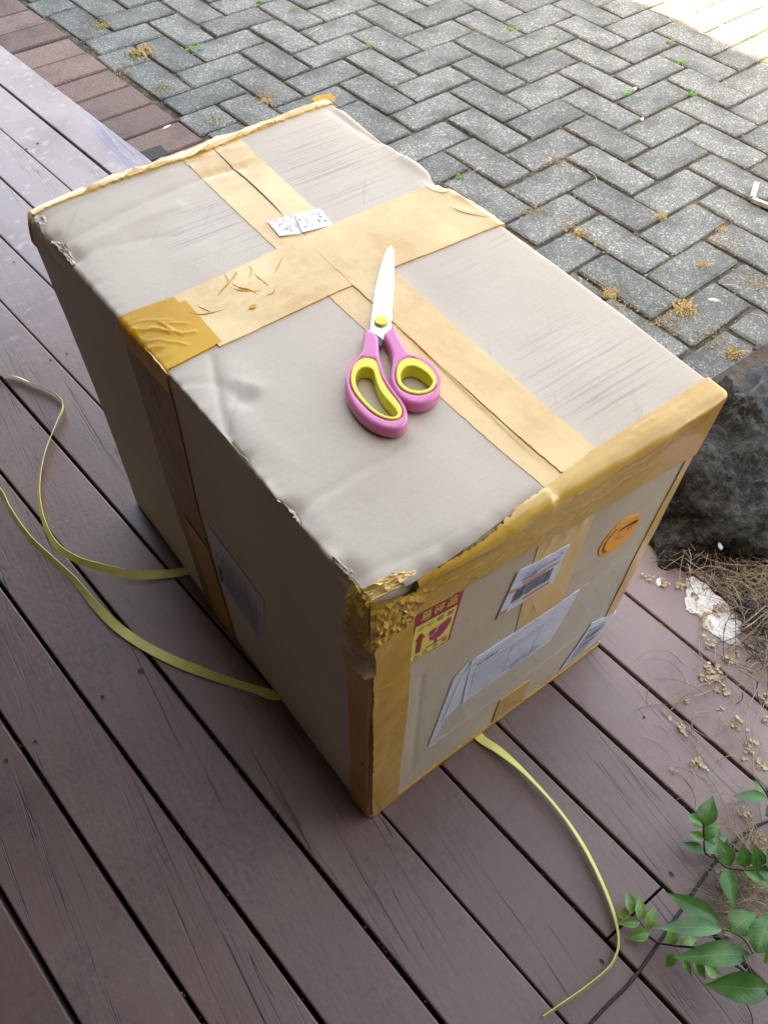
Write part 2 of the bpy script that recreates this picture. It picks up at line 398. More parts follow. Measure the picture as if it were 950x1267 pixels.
cand.sort(key=lambda t: (t[0] - Vector((CX, CY, 1))).length)
for c, hz, i, j, du, dv in cand:
    e = .0035
    poly = [O0 + UV * (i + a) + VV * (j + b_) for a, b_ in ((0, 0), (du, 0), (du, dv), (0, dv))]
    fn = lambda p: p.x - rowline(p.y) - .004
    mn = min(fn(p) for p in poly)
    if max(fn(p) for p in poly) < .02: continue
    rv = random.Random(i * 991 + j)
    dz = rv.uniform(-.0018, .0018)
    if mn < 0:
        cc = sum(poly, Vector()) / 4; poly = [p + (cc - p) * .035 for p in poly]; poly = clip(poly, fn)
        vs, fs = prism(poly, PZ - .045, PZ + dz)
        if inview(c) and npav < 290:
            mesh_obj('paver', vs, fs, M['paver'], paving, False); npav += 1
        else: add(restV, restF, vs, fs)
        continue
    if inview(c) and npav < 290:
        o = bpy.data.objects.new('paver', pmeshes[rv.randrange(6)]); COL.objects.link(o); o.parent = paving
        o.location = (c.x + rv.uniform(-.0012, .0012), c.y + rv.uniform(-.0012, .0012), PZ + dz)
        o.rotation_euler = (rv.uniform(-.008, .008), rv.uniform(-.008, .008), ANG + (0 if hz else PI / 2) + rv.uniform(-.006, .006) + (PI if rv.random() < .5 else 0))
        npav += 1
    else:
        cc = sum(poly, Vector()) / 4; poly = [p + (cc - p) * .035 for p in poly]
        vs, fs = prism(poly, PZ - .045, PZ + dz); add(restV, restF, vs, fs)
    for a in range(du * 4): joints.append(O0 + UV * (i + a / 4) + VV * j)
    for a in range(dv * 4): joints.append(O0 + UV * i + VV * (j + a / 4))
tag(mesh_obj('paver', restV, restF, M['paver'], paving, False), kind='stuff')
# brick row laid as headers along the deck edge
bd = Vector((-.056, 1, 0)).normalized(); bn = Vector((bd.y, -bd.x, 0))
for k in range(-6, 22):
    y = 1.617 + k * .1105
    if y < .35: continue
    p0 = Vector((rowline(y), y, 0)); rv = random.Random(k)
    a = rv.uniform(.001, .004); L = .21
    poly = [p0 + bd * a - bn * L, p0 + bd * a + bn * rv.uniform(-.004, .001), p0 + bd * (.1065 - a * .5) + bn * rv.uniform(-.004, .001), p0 + bd * (.1065 - a * .5) - bn * L]
    vs, fs = prism(poly, PZ - .045, PZ + rv.uniform(-.001, .004), .004)
    mesh_obj('brick', vs, fs, M['brick'], paving, False)
    for a in range(5): joints.append(p0 - bn * .035 * a)
    for a in range(3): joints.append(p0 + bd * .037 * a)

def crumbs(pts, n, spread, size, zb, seed=1):
    rnd = random.Random(seed); V, Fc = [], []
    for _ in range(n):
        p = rnd.choice(pts); s = size * rnd.uniform(.4, 1.5)
        c = Vector((p.x + rnd.gauss(0, spread), p.y + rnd.gauss(0, spread), zb + s * .2))
        q = [c + Vector((rnd.uniform(-1, 1), rnd.uniform(-1, 1), rnd.uniform(-.4, .8))) * s for _ in range(4)]
        add(V, Fc, q, [(0, 1, 2), (0, 2, 3), (0, 3, 1), (1, 3, 2)])
    return V, Fc
hot = [at(px, py, PZ) for px, py in ((175, 65), (120, 30), (150, 90), (330, 118), (265, 150), (660, 262), (700, 280), (745, 350), (845, 382), (900, 300), (820, 400), (880, 420), (760, 380), (930, 350), (930, 470), (740, 300), (690, 200), (300, 130), (200, 110))]
near = [p for p in joints if noise.noise(p * 4.2) > .12 or min((p.xy - h.xy).length for h in hot) < .10]
V, Fc = crumbs(near, 9000, .0045, .0026, PZ - .002, 3)
tag(mesh_obj('joint_litter', V, Fc, M['litter'], smooth=False), 'tan grit and dead moss gathered in the joints between the grey pavers', 'litter', kind='stuff')
V, Fc = crumbs(hot, 3600, .019, .0022, PZ + .0003, 8)
tag(mesh_obj('dead_moss', V, Fc, M['dryweed'], smooth=False), 'thin drifts of crumbled straw coloured moss lying on and between the worn pavers', 'dead moss', kind='stuff')
V, Fc = crumbs(joints, 2600, .022, .0014, PZ + .001, 5)
tag(mesh_obj('paving_grit', V, Fc, M['wood'], smooth=False), 'pale crumbs of grit scattered loose over the grey herringbone pavers', 'grit', kind='stuff')

def tuft(name, p, r, h, n, mat, label, cat, group, seed, flat=1.0):
    rnd = random.Random(seed); V, Fc = [], []
    for _ in range(n):
        a = rnd.uniform(0, 2 * PI); l = rnd.uniform(.4, 1) * r; hh = rnd.uniform(.2, 1) * h
        b0 = Vector((rnd.gauss(0, r * .42), rnd.gauss(0, r * .30), 0)); l *= .55; a = a if rnd.random() < .6 else a * .3; tip = b0 + Vector((math.cos(a) * l, math.sin(a) * l, hh))
        mid = (b0 + tip) / 2 + Vector((0, 0, hh * .35)); s = Vector((-math.sin(a), math.cos(a), 0)) * r * .055 * rnd.uniform(.6, 1.6) * flat
        add(V, Fc, [b0 - s * .5, b0 + s * .5, mid + s, tip, mid - s], [(0, 1, 2, 4), (4, 2, 3)])
    o = mesh_obj(name, V, Fc, mat, smooth=False); o.location = p
    return tag(o, label, cat, group)
gw = ((238, 62, 'beside a worn paver near the brick row'), (322, 4, 'at the top edge of the paving left of centre'), (363, 15, 'in a joint near the top edge of the paving'), (632, 38, 'between pavers in the upper middle'), (686, 50, 'between two pavers right of the upper middle'), (828, 54, 'in a joint close to the sunlit corner'), (843, 79, 'in the joint one paver below the sunlit strip'), (775, 118, 'beside a white speck in the right of the paving'), (857, 118, 'in the middle of the right paving'), (455, 60, 'in the joint above the middle of the paving'), (569, 222, 'in a joint right beside the box corner'))
for k, (px, py, t_) in enumerate(gw):
    tuft('weed', at(px, py, PZ - .003), .016 if k else .028, .009, 34, M['weed'], 'small green weed ' + t_, 'weed', 'green weeds in the paver joints', k, 1.6)
dw = ((175, 68, .040, 'largest patch of dried tan moss, near the brick row'), (130, 34, .02, 'dried tan moss by the corner of the brick row'), (328, 128, .020, 'dried tan moss tuft just behind the back edge of the box'), (670, 262, .013, 'dried tan tuft between pavers right of the taped box edge'), (718, 290, .022, 'straggly dried moss in a joint near the box long edge'), (845, 384, .030, 'spiky straw coloured dried tuft on the pavers left of a white chip'), (755, 366, .022, 'dried moss hugging the right long edge of the box'), (893, 286, .016, 'small pale green and tan tuft below the wooden scrap'), (816, 270, .018, 'dried moss in a joint in the right of the paving'), (868, 330, .018, 'dried moss at a joint above the spiky tuft'), (905, 440, .022, 'dried moss at the joint above the dark rock'))
for k, (px, py, r, t_) in enumerate(dw):
    tuft('dried_moss', at(px, py, PZ - .002), r, r * .4, 90, M['dryweed'], t_, 'dried moss', 'dried moss tufts on the paving', 50 + k)

# ------------------------------------------------------------------ deck
SL = .0832                                           # boards run a little off the y axis
deckV, deckF = [], []
for y in (-1.6, -.95, -.35, .25, .85, 1.45, 2.05, 2.65, 3.25):
    v, f = boxmesh(HX, .52 if y < 2 else .40, y, y + .045, -.12, -.0225); add(deckV, deckF, v, f)
deck = tag(mesh_obj('deck', deckV, deckF, M['joist'], smooth=False), kind='structure')
v, f = boxmesh(HX, .5, -2.5, 3.6, -.124, -.122); mesh_obj('deck_underlay', v, f, M['joist'], deck, False)
def board(xl, xr, y0, y1, seed, name='deck_board'):
    rnd = random.Random(seed); V, Fc = [], []; n = max(4, int((y1 - y0) / .22)); ph = rnd.uniform(0, 9)
    dz = rnd.uniform(-.0008, .0008)
    for i in range(n + 1):
        y = y0 + (y1 - y0) * i / n; o = -SL * y; w1 = math.sin(y * 2.1 + ph) * .0009 + rnd.uniform(-.0003, .0003); w2 = math.sin(y * 1.7 + ph * 2) * .0009 + rnd.uniform(-.0003, .0003)
        l, r = xl + o + w1, xr + o + w2
        for x, z in ((l, -.022), (l, -.0022), (l + .0006, -.0007), (l + .0020, 0), (r - .0020, 0), (r - .0006, -.0007), (r, -.0022), (r, -.022)):
            V.append((x, y, z + dz))
    for i in range(n):
        for k in range(8):
            a = i * 8 + k; b_ = i * 8 + (k + 1) % 8; Fc.append((a, b_, b_ + 8, a + 8))
    Fc.append(tuple(range(8))[::-1]); Fc.append(tuple(n * 8 + k for k in range(8)))
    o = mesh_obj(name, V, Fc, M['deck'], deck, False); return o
edges = [.575, .481, .387, .297, .2025, .1115, .0185, -.0765, -.1695, -.26, -.355]
gapw = [.0, .0060, .0034, .0036, .0034, .0034, .0036, .0038, .0045, .0055, .0065]
while edges[-1] > HX - .05: edges.append(edges[-1] - .0945); gapw.append(.006)
boards = []
for k in range(len(edges) - 1):
    xr = edges[k] - gapw[k] / 2; xl = edges[k + 1] + gapw[k + 1] / 2
    if k == 4:
        yj = at(812, 1104).y; boards.append(board(xl, xr, -2.4, yj - .0015, 40)); boards.append(board(xl, xr, yj + .0015, 3.5, 41))
    elif k == 0: boards.append(board(xl, xr, -2.4, 3.5, 42))
    else: boards.append(board(xl, xr, -2.4, 3.5, k))
boards.append(board(.581, .670, -2.4, .035, 77)); boards.append(board(.677, .77, -2.4, .02, 78))
v, f = boxmesh(.45, .80, -2.3, -2.25, -.12, -.0225)
for y in (-1.6, -.95, -.35, -.08): add(v, f, *boxmesh(.521, .8, y, y + .045, -.12, -.0225))
mesh_obj('joist', v, f, M['joist'], deck, False)
# nail holes and bruises
def disc(c, r, z, n=9, sx=1.0, seed=0):
    rnd = random.Random(seed); return [Vector((c.x + r * sx * math.cos(2 * PI * k / n) * rnd.uniform(.8, 1.15), c.y + r * math.sin(2 * PI * k / n) * rnd.uniform(.8, 1.15), z)) for k in range(n)]
for k, (px, py, r) in enumerate(((47, 178, .0034), (33, 185, .0034), (174, 831, .0034), (127, 863, .003), (44, 919, .003), (8, 942, .003), (83, 438, .0024), (63, 446, .0024), (796, 888, .0022), (18, 325, .0024), (744, 1190, .0035), (830, 1082, .0035))):
    c = at(px, py); pts = disc(c, r, .0013, 9, 1.0 if k < 10 else .55, k); cc = Vector((c.x, c.y, .0006))
    mesh_obj('nail_hole', pts + [cc], [(i, (i + 1) % 9, 9) for i in range(9)], M['black'], boards[0], False)
# crumbs caught in the gaps
gp = []
for k, e in enumerate(edges[:12]):
    if k == 0: continue
    for i in range(260):
        y = -1.2 + i * .016
        if noise.noise(Vector((k * 3.1, y * 3, 0))) > -.05: gp.append(Vector((e - SL * y, y, 0)))
V, Fc = crumbs([p + Vector((0, random.gauss(0, .02), 0)) for p in gp for _ in range(3)], 3600, .0012, .0013, -.006, 9)
tag(mesh_obj('gap_grit', V, Fc, M['litter'], smooth=False), 'pale grit and fibres caught in the gaps between the deck boards', 'grit', kind='stuff')

# ------------------------------------------------------------------ the carton
W_, L_, H_ = .386, .594, .482
RAD = .0038
CORN = {(0, 0, 0): (.003, .0, .0005), (1, 0, 0): (.385, .002, .0005), (0, 1, 0): (-.001, .583, .0005), (1, 1, 0): (.385, .59, .0005),
        (0, 0, 1): (.001, .005, H_), (1, 0, 1): (.384, -.008, H_), (0, 1, 1): (-.005, .590, H_), (1, 1, 1): (.383, .609, H_)}
def warp(P):
    P = np.asarray(P, float); s = P / np.array([W_, L_, H_]); out = np.zeros_like(P)
    for (a, b_, c), q in CORN.items():
        wgt = (s[:, 0] if a else 1 - s[:, 0]) * (s[:, 1] if b_ else 1 - s[:, 1]) * (s[:, 2] if c else 1 - s[:, 2])
        out += wgt[:, None] * np.array(q)
    return out
def onface(px, py, face):
    o, d = ray(px, py); ax = {'T': 2, 'F': 1, 'S': 0}[face]; loc = np.zeros(3); loc[ax] = H_ if face == 'T' else 0.0
    for _ in range(4):
        wv = warp(loc[None])[0]; t = (wv[ax] - o[ax]) / d[ax]; p = o + d * t; dl = p - wv; dl[ax] = 0; loc = loc + dl
    return loc
T = lambda x, y: onface(x, y, 'T')
Fr = lambda x, y: onface(x, y, 'F')
S = lambda x, y: onface(x, y, 'S')
def pl(fn, *pts): return np.array([fn(*p) for p in pts])
def segdist(P, poly):
    best = np.full(len(P), 1e9)
    for a, b_ in zip(poly[:-1], poly[1:]):
        ab = b_ - a; t = np.clip(((P - a) @ ab) / max(1e-12, ab @ ab), 0, 1); best = np.minimum(best, np.linalg.norm(P - (a + t[:, None] * ab), axis=1))
    if len(poly) == 1: best = np.linalg.norm(P - poly[0], axis=1)
    return best
# creases, dents and bulges: polyline, half width, depth (negative presses in)
FEAT = [
    (pl(T, (50, 278), (120, 248), (185, 222), (240, 205)), .006, -.0022), (pl(T, (62, 268), (150, 236), (215, 214)), .006, .0014),
    (pl(T, (88, 300), (150, 268), (205, 243), (255, 222), (300, 210)), .0055, -.0026), (pl(T, (98, 312), (165, 280), (220, 258)), .008, .0016),
    (pl(T, (85, 326), (120, 312), (170, 300), (215, 292)), .005, -.0012),
    (pl(T, (62, 300), (75, 312), (92, 322)), .010, -.0050), (pl(T, (84, 335)), .008, .003),
    (pl(T, (46, 285)), .008, -.003),
    (pl(T, (303, 492)), .011, -.0040), (pl(T, (290, 470), (320, 478)), .006, .0016),
    (pl(T, (262, 440), (272, 500), (285, 545), (300, 570)), .0045, -.0024), (pl(T, (285, 455), (300, 520), (345, 560)), .013, .0010),
    (pl(T, (220, 475), (265, 470), (300, 492)), .005, -.0012),
    (pl(T, (352, 638)), .012, -.0085), (pl(T, (366, 632), (410, 603), (450, 578), (500, 545)), .0055, -.0022), (pl(T, (372, 645), (430, 606), (480, 574)), .007, .0013),
    (pl(T, (340, 616), (330, 600)), .006, .0030), (pl(T, (362, 655)), .006, .0040),
    (pl(T, (426, 712)), .012, -.006), (pl(T, (436, 715), (500, 690), (560, 668)), .006, -.0016), (pl(T, (410, 690)), .006, .003),
    (pl(T, (445, 738)), .014, -.0050), (pl(T, (300, 565)), .007, -.003),
    (pl(T, (535, 225), (545, 232)), .010, -.0050), (pl(T, (500, 200), (525, 216)), .008, .0025), (pl(T, (410, 140), (440, 160), (470, 178)), .006, -.003),
    (pl(T, (425, 140), (470, 168), (520, 205)), .008, .003),
    (np.array([[.05, L_, H_], [.33, L_, H_]]), .09, .0055), (np.array([[.10, 0, H_], [.30, 0, H_]]), .05, .003),
    (np.array([[W_, .12, H_], [W_, .40, H_]]), .08, .003),
    (np.array([[.19, .30, H_]]), .16, -.002), (np.array([[0, .30, .24]]), .15, .003), (np.array([[.19, 0, .24]]), .12, .002),
    (np.array([[.062, 0, .06], [.060, 0, .30]]), .0035, -.0010),
    (pl(T, (205, 468), (240, 520), (270, 545)), .004, .0012),
]
for a in FEAT: pass
_rng = np.random.RandomState(5)
WAVES = [(_rng.uniform(-1, 1, 3) * fr, _rng.uniform(0, 6.28), amp) for fr, amp in ((12, .0007), (14, .0005), (22, .00025), (26, .0002), (70, .00008), (110, .00007)) for _ in range(2)]
def disp(P):
    d = np.zeros(len(P))
    for poly, wd, dp in FEAT:
        sd = segdist(P, poly); d += dp * (np.exp(-(sd / wd) ** 2) if wd > .0075 or len(poly) == 1 else np.exp(-sd / (wd * .75)))
    for k, ph, a in WAVES: d += a * np.sin(P @ k + ph)
    # the left top edge has been knocked about
    e = np.exp(-((P[:, 0]) / .010) ** 2 - ((P[:, 2] - H_) / .010) ** 2)
    d += e * (.0005 * np.sin(P[:, 1] * 71) * np.sin(P[:, 1] * 23) + .0005 * np.sin(P[:, 1] * 231 + 1) * np.sin(P[:, 1] * 31) + .0005 * np.sin(P[:, 1] * 410 + 2) - .001)
    return d
def deform(P, off=0.0, extra=None):
    P = np.asarray(P, float); dim = np.array([W_, L_, H_])
    c = np.clip(P, RAD, dim - RAD); v = P - c; ln = np.linalg.norm(v, axis=1); n = v / ln[:, None]
    d = disp(P) + off
    if extra is not None: d = d + extra
    q = warp(c + n * RAD)
    return q + n * d[:, None]

BOX = empty('cardboard_box', (.19, .29, 0))
tag(BOX, 'large battered cardboard carton bound with ochre packing tape, standing on the deck boards', 'box')
def axis(L):
    a = list(np.arange(0, RAD + 1e-9, RAD / 4)); n = int((L - 2 * RAD) / .0033); m = list(np.linspace(RAD, L - RAD, n + 1))[1:-1]
    return a + m + [L - x for x in a[::-1]]
ax_, ay_, az_ = axis(W_), axis(L_), axis(H_)
vid, VV_, FF_ = {}, [], []
def vget(p):
    k = (round(p[0], 6), round(p[1], 6), round(p[2], 6))
    if k not in vid: vid[k] = len(VV_); VV_.append(p)
    return vid[k]
def facegrid(A, B, mk, flip):
    for i in range(len(A) - 1):
        for j in range(len(B) - 1):
            q = [vget(mk(A[i], B[j])), vget(mk(A[i + 1], B[j])), vget(mk(A[i + 1], B[j + 1])), vget(mk(A[i], B[j + 1]))]
            FF_.append(q[::-1] if flip else q)
facegrid(ax_, ay_, lambda a, b_: (a, b_, H_), False); facegrid(ax_, ay_, lambda a, b_: (a, b_, 0.0), True)
facegrid(ax_, az_, lambda a, b_: (a, 0.0, b_), False); facegrid(ax_, az_, lambda a, b_: (a, L_, b_), True)
facegrid(ay_, az_, lambda a, b_: (0.0, a, b_), True); facegrid(ay_, az_, lambda a, b_: (W_, a, b_), False)
put('carton_body', BOX, deform(VV_), FF_, M['card'])

def strip(name, railA, railB, mat, off=.0010, step=.004, ridges=(), amp=.0004, freq=60, jag=.0006, seed=0, parent=None, part=True):
    """tape following two rails of points lying on the carton"""
    rnd = np.random.RandomState(seed)
    A, B = np.array(railA, float), np.array(railB, float); rows = []
    for k in range(len(A) - 1):
        n = max(1, int(max(np.linalg.norm(A[k + 1] - A[k]), np.linalg.norm(B[k + 1] - B[k])) / step))
        ts = list(np.arange(n) / n)
        # finer steps next to box edges
        ln = max(np.linalg.norm(A[k + 1] - A[k]), 1e-6)
        ts += [x for x in (.0015 / ln, .003 / ln, .0045 / ln, RAD / ln) if x < 1] + [1 - x for x in (.0015 / ln, .003 / ln, .0045 / ln, RAD / ln) if x < 1]
        for t in sorted(set(round(x, 5) for x in ts)): rows.append((A[k] * (1 - t) + A[k + 1] * t, B[k] * (1 - t) + B[k + 1] * t))
    rows.append((A[-1], B[-1]))
    m = max(2, int(max(np.linalg.norm(a - b_) for a, b_ in rows) / step)); P = []
    us = sorted(set([round(i / m, 5) for i in range(m + 1)] + [0.04, .96]))
    dimv = np.array([W_, L_, H_])
    def geo(a, b_, u):
        fa = [i for i in range(3) if abs(a[i]) < 1e-6 or abs(a[i] - dimv[i]) < 1e-6]; fb = [i for i in range(3) if abs(b_[i]) < 1e-6 or abs(b_[i] - dimv[i]) < 1e-6]
        if any(i in fb and abs(a[i] - b_[i]) < 1e-6 for i in fa): return a * (1 - u) + b_ * u
        i, j = fa[0], [q for q in fb if q != fa[0]][0]; la, lb = abs(a[j] - b_[j]), abs(a[i] - b_[i]); k = 3 - i - j; t = la / (la + lb)
        e = np.zeros(3); e[i] = a[i]; e[j] = b_[j]; e[k] = a[k] * (1 - t) + b_[k] * t
        return a + (e - a) * (u / t) if u < t else e + (b_ - e) * ((u - t) / (1 - t))
    for a, b_ in rows:
        j1, j2 = rnd.uniform(-1, 1, 2) * jag
        wd = max(np.linalg.norm(b_ - a), 1e-6)
        for u in us:
            uu = u + (j1 / wd if u == 0 else 0) + (j2 / wd if u == 1 else 0)
            P.append(geo(a, b_, min(1, max(0, uu))))
    P = np.array(P); P = np.clip(P, 0, [W_, L_, H_])
    ex = np.zeros(len(P))
    for _ in range(5):
        k = rnd.uniform(-1, 1, 3) * freq; ex += amp * .5 * np.abs(np.sin(P @ k + rnd.uniform(0, 6)))
    for poly, wd, dp in ridges: ex += dp * (np.exp(-(segdist(P, poly) / wd) ** 2) if wd > .0045 else np.exp(-segdist(P, poly) / (wd * .8)))
    Q = deform(P, off, ex); nu = len(us); Fc = []
    for i in range(len(rows) - 1):
        for j in range(nu - 1):
            a = i * nu + j; Fc.append((a, a + 1, a + nu + 1, a + nu))
    nr = len(rows); ring = [j for j in range(nu)] + [i * nu + nu - 1 for i in range(1, nr)] + [(nr - 1) * nu + j for j in range(nu - 2, -1, -1)] + [i * nu for i in range(nr - 2, 0, -1)]
    low = deform(P[ring], -.0002); n0 = len(Q); nn = len(ring); Q = np.vstack([Q, Q[ring], low])
    Fc += [(n0 + i, n0 + (i + 1) % nn, n0 + nn + (i + 1) % nn, n0 + nn + i) for i in range(nn)]
    return put(name, parent or BOX, Q, Fc, mat)
tp = lambda x, y: (x, y, H_)
fp = lambda x, z: (x, 0, z)
sp_ = lambda y, z: (0, y, z)
rr = random.Random(3)
def rand_ridges(n, x0, x1, y0, y1, mk, ang, l, wd, dp, seed):
    r = random.Random(seed); out = []
    for _ in range(n):
        x, y = r.uniform(x0, x1), r.uniform(y0, y1); a = ang + r.gauss(0, .25); q = r.uniform(.4, 1.2) * l / 2
        dx, dy = math.cos(a) * q, math.sin(a) * q; k = r.uniform(-.15, .15) * q
        out.append((np.array([mk(x - dx, y - dy), mk(x + k, y - k), mk(x + dx, y + dy)], float), wd * r.uniform(.7, 1.4), dp * r.uniform(.5, 1.3)))
    return out
# centre tape along the flap seam, over the back edge and down the front
strip('packing_tape', [(.177, L_, .42), tp(.177, L_), tp(.176, 0.0), fp(.178, .40), fp(.181, .24)], [(.252, L_, .42), tp(.252, L_), tp(.238, 0.0), fp(.248, .40), fp(.247, .22)], M['tan'],
      off=.0005, seed=1, amp=.00008, ridges=rand_ridges(7, .185, .245, .50, .58, tp, .2, .05, .0016, .0010, 4) + rand_ridges(12, .19, .24, .01, .30, tp, 1.5, .09, .0012, .0006, 5) + rand_ridges(14, .185, .24, .38, .46, fp, 1.45, .08, .0018, .0014, 6))
# second layer of the seam tape, right of the seam
strip('packing_tape', [tp(.207, .392), tp(.197, .012)], [tp(.2545, .392), tp(.2385, .006)], M['tan'], off=.0019, seed=2, amp=.0001, ridges=rand_ridges(8, .2, .24, .02, .3, tp, 1.62, .12, .0011, .0005, 8))
# cross tape from the left edge over the top to the right edge
strip('packing_tape', [tp(.055, .302), tp(.18, .303), tp(.26, .300), tp(W_, .287), (W_, .287, .40)], [tp(.055, .387), tp(.18, .392), tp(.26, .392), tp(W_, .385), (W_, .385, .40)], M['tan'], off=.0013, seed=3,
      ridges=rand_ridges(10, .07, .17, .31, .38, tp, 0, .10, .0011, .0006, 9) + [(pl(T, (540, 235), (590, 262), (640, 298)), .002, .0022), (pl(T, (555, 262), (590, 270), (618, 276)), .0012, .0010)])
# ochre end of the cross tape with bright wrinkles
ochre_r = [(pl(T, *q), .0012, dp) for q, dp in ((((160, 404), (180, 399), (212, 398)), .0010), (((168, 410), (190, 410), (212, 414)), .0012), (((188, 408), (198, 409), (212, 413)), .0022), (((198, 401), (208, 407), (216, 412), (226, 415), (243, 412)), .0020), (((204, 402), (222, 402), (232, 402)), .0012), (((183, 424), (196, 422), (205, 423)), .0014), (((208, 425), (218, 425), (231, 428)), .0014), (((178, 434), (190, 431), (203, 430)), .0009))]
strip('packing_tape', [sp_(.302, .455), (0, .302, H_), tp(.060, .306)], [sp_(.392, .455), (0, .392, H_), tp(.062, .386)], M['ochre'], off=.0020, step=.0016, seed=4, amp=.00015, ridges=ochre_r, jag=.0010)
# raised lip where that tape end lifts off the edge
def worm(name, pts, r, mat, seed=0, flat=.5, parent=None, z=None):
    pts = [Vector(p) for p in pts]; V, Fc = [], []; n = len(pts); m = 5
    for i, p in enumerate(pts):
        t = (pts[min(i + 1, n - 1)] - pts[max(i - 1, 0)]).normalized(); s = t.cross(Vector((0, 0, 1)));
        s = s.normalized() if s.length > 1e-4 else Vector((1, 0, 0)); u = s.cross(t); k = math.sin(PI * (i + .35) / (n - .3)) if n > 2 else 1
        for a in range(m): V.append(p + (s * math.cos(2 * PI * a / m) + u * math.sin(2 * PI * a / m) * flat) * r * max(.12, k))
    for i in range(n - 1):
        for a in range(m): Fc.append((i * m + a, i * m + (a + 1) % m, (i + 1) * m + (a + 1) % m, (i + 1) * m + a))
    return (put(name, parent, V, Fc, mat) if parent else (V, Fc))
def smoothpts(P, k=5):
    P = [np.array(p, float) for p in P]; P = [2 * P[0] - P[1]] + P + [2 * P[-1] - P[-2]]; out = []
    for i in range(1, len(P) - 2):
        for t in np.linspace(0, 1, k, endpoint=False):
            a, b_, c, d = P[i - 1:i + 3]; out.append(.5 * ((2 * b_) + (-a + c) * t + (2 * a - 5 * b_ + 4 * c - d) * t * t + (-a + 3 * b_ - 3 * c + d) * t ** 3))
    out.append(P[-2]); return np.array(out)
def creaseset(name, fn, lines, r, mat, off, parent=BOX):
    for q in lines:
        rr_ = r
        if isinstance(q, tuple) and isinstance(q[0], float): rr_, q = q[0], q[1]
        v, f = worm('', deform(np.clip(smoothpts(pl(fn, *q)), 0, [W_, L_, H_]), off), rr_, mat); put(name, parent, v, f, mat)
creaseset('tape_wrinkle', T, [((178, 430), (185, 437), (190, 446), (198, 453), (204, 459), (206, 466))], .0011, M['tan'], .0030)
creaseset('tape_wrinkle', T, [((244, 380), (254, 384), (262, 388)), ((233, 388), (252, 390), (285, 382)), ((283, 352), (292, 341), (293, 336)), ((278, 340), (283, 350), (280, 357)), ((270, 368), (277, 358), (283, 352)),
      (.0011, ((287, 352), (296, 357), (310, 360), (320, 366))), ((284, 357), (300, 361), (325, 361)), (.0011, ((315, 340), (323, 347), (333, 355))), ((308, 330), (312, 336), (308, 348)), ((325, 368), (338, 363), (341, 355)), ((350, 318), (345, 330), (338, 342))], .0007, M['ochre'], .0022)
V, Fc = [], []; c = T(313, 381)
P = [c + np.array([math.cos(a) * .004, math.sin(a) * .0026, 0]) for a in np.linspace(0, 2 * PI, 11)[:-1]] + [c]
put('tape_blister', BOX, deform(P, .0031), [(i, (i + 1) % 10, 10) for i in range(10)], M['ochre'])
# front top edge: tape folded over the edge in lumpy pleats
ed = []
for x0, x1, z0, z1, wd, dp in ((.02, .17, H_ - .006, H_ - .002, .0060, .0032), (.03, .19, H_ - .018, H_ - .010, .0030, .0024), (.02, .14, H_ - .034, H_ - .022, .0026, .0016), (.05, .20, H_ - .030, H_ - .026, .002, -.001), (.20, .38, H_ - .010, H_ - .004, .0030, .0020), (.22, .37, H_ - .022, H_ - .014, .0020, .0012), (.10, .26, H_ - .045, H_ - .036, .002, .0016)):
    n = 7; r = random.Random(int(x0 * 1e3 + z0 * 1e4)); ed.append((np.array([[x0 + (x1 - x0) * i / n, 0, z0 + (z1 - z0) * i / n + r.uniform(-1, 1) * .003] for i in range(n + 1)]), wd, dp))
ed += rand_ridges(34, .03, .37, .422, .475, fp, .10, .085, .0010, .0007, 11)
ed += rand_ridges(9, .21, .38, .002, .018, lambda x, y: (x, y, H_), .12, .06, .0010, .0007, 12)
strip('packing_tape', [tp(.176, .008), tp(.1, 0), (.04, 0, H_)][::-1] + [tp(.23, .015), tp(W_, .022)], [fp(.040, .428), fp(.1, .424), fp(.176, .418), fp(.23, .414), fp(W_, .402)], M['amber'], off=.0022, step=.0020, seed=5, amp=.0003, freq=30, ridges=ed, jag=.0012)
# lifted cardboard lip along the near half of the front edge
lip = []
for i in range(41):
    x = .030 + (.172 - .030) * i / 40; lip.append((x, .0 + .0015 + .007 * (i / 40) ** 2, H_))
lipA = np.array(lip); Q0 = deform(lipA + [0, .012, 0], .0022); Q1 = deform(lipA, .0034 + .0006 * np.sin(np.arange(41) * .9) * np.linspace(1, .3, 41)); Q2 = deform(lipA + [0, -.0005, 0], .0010)
Q1 = Q1 + np.array([0, -.0035, 0]); Q2 = Q2 + np.array([0, -.0025, 0])
V = list(Q0) + list(Q1) + list(Q2); Fc = [(i, i + 1, 42 + i, 41 + i) for i in range(40)] + [(41 + i, 42 + i, 83 + i, 82 + i) for i in range(40)]
put('flap_edge', BOX, V, [q[::-1] for q in Fc], M['card'])
# back edge tape, bottom edge tape, upright corner tapes
strip('packing_tape', [tp(0.0, .584), tp(.1, .585), tp(.2, .580), tp(.3, .583), tp(W_, .582)], [(0, L_, .445), (.1, L_, .442), (.2, L_, .44), (.3, L_, .445), (W_, L_, .44)], M['tan2'], off=.0016, step=.003, seed=7, amp=.0006, freq=80, ridges=rand_ridges(22, .02, .37, .584, .594, tp, .05, .07, .0015, .0018, 14), jag=.0014)
strip('packing_tape', [fp(.0, .012), fp(.15, .013), fp(.28, .010), fp(W_, .012)], [(.0, .02, 0), (.15, .02, 0), (.28, .02, 0), (W_, .02, 0)], M['amber'], off=.0012, step=.003, seed=8, amp=.0006, jag=.001)
strip('packing_tape', [fp(.043, .43), fp(.044, .25), fp(.041, .0)], [fp(.0035, .45), fp(.0035, .25), fp(.0035, .0)], M['amber'], off=.0014, step=.003, seed=9, amp=.0008, freq=90, jag=.0012, ridges=rand_ridges(5, .005, .04, .1, .35, fp, .1, .03, .0012, .0012, 15))
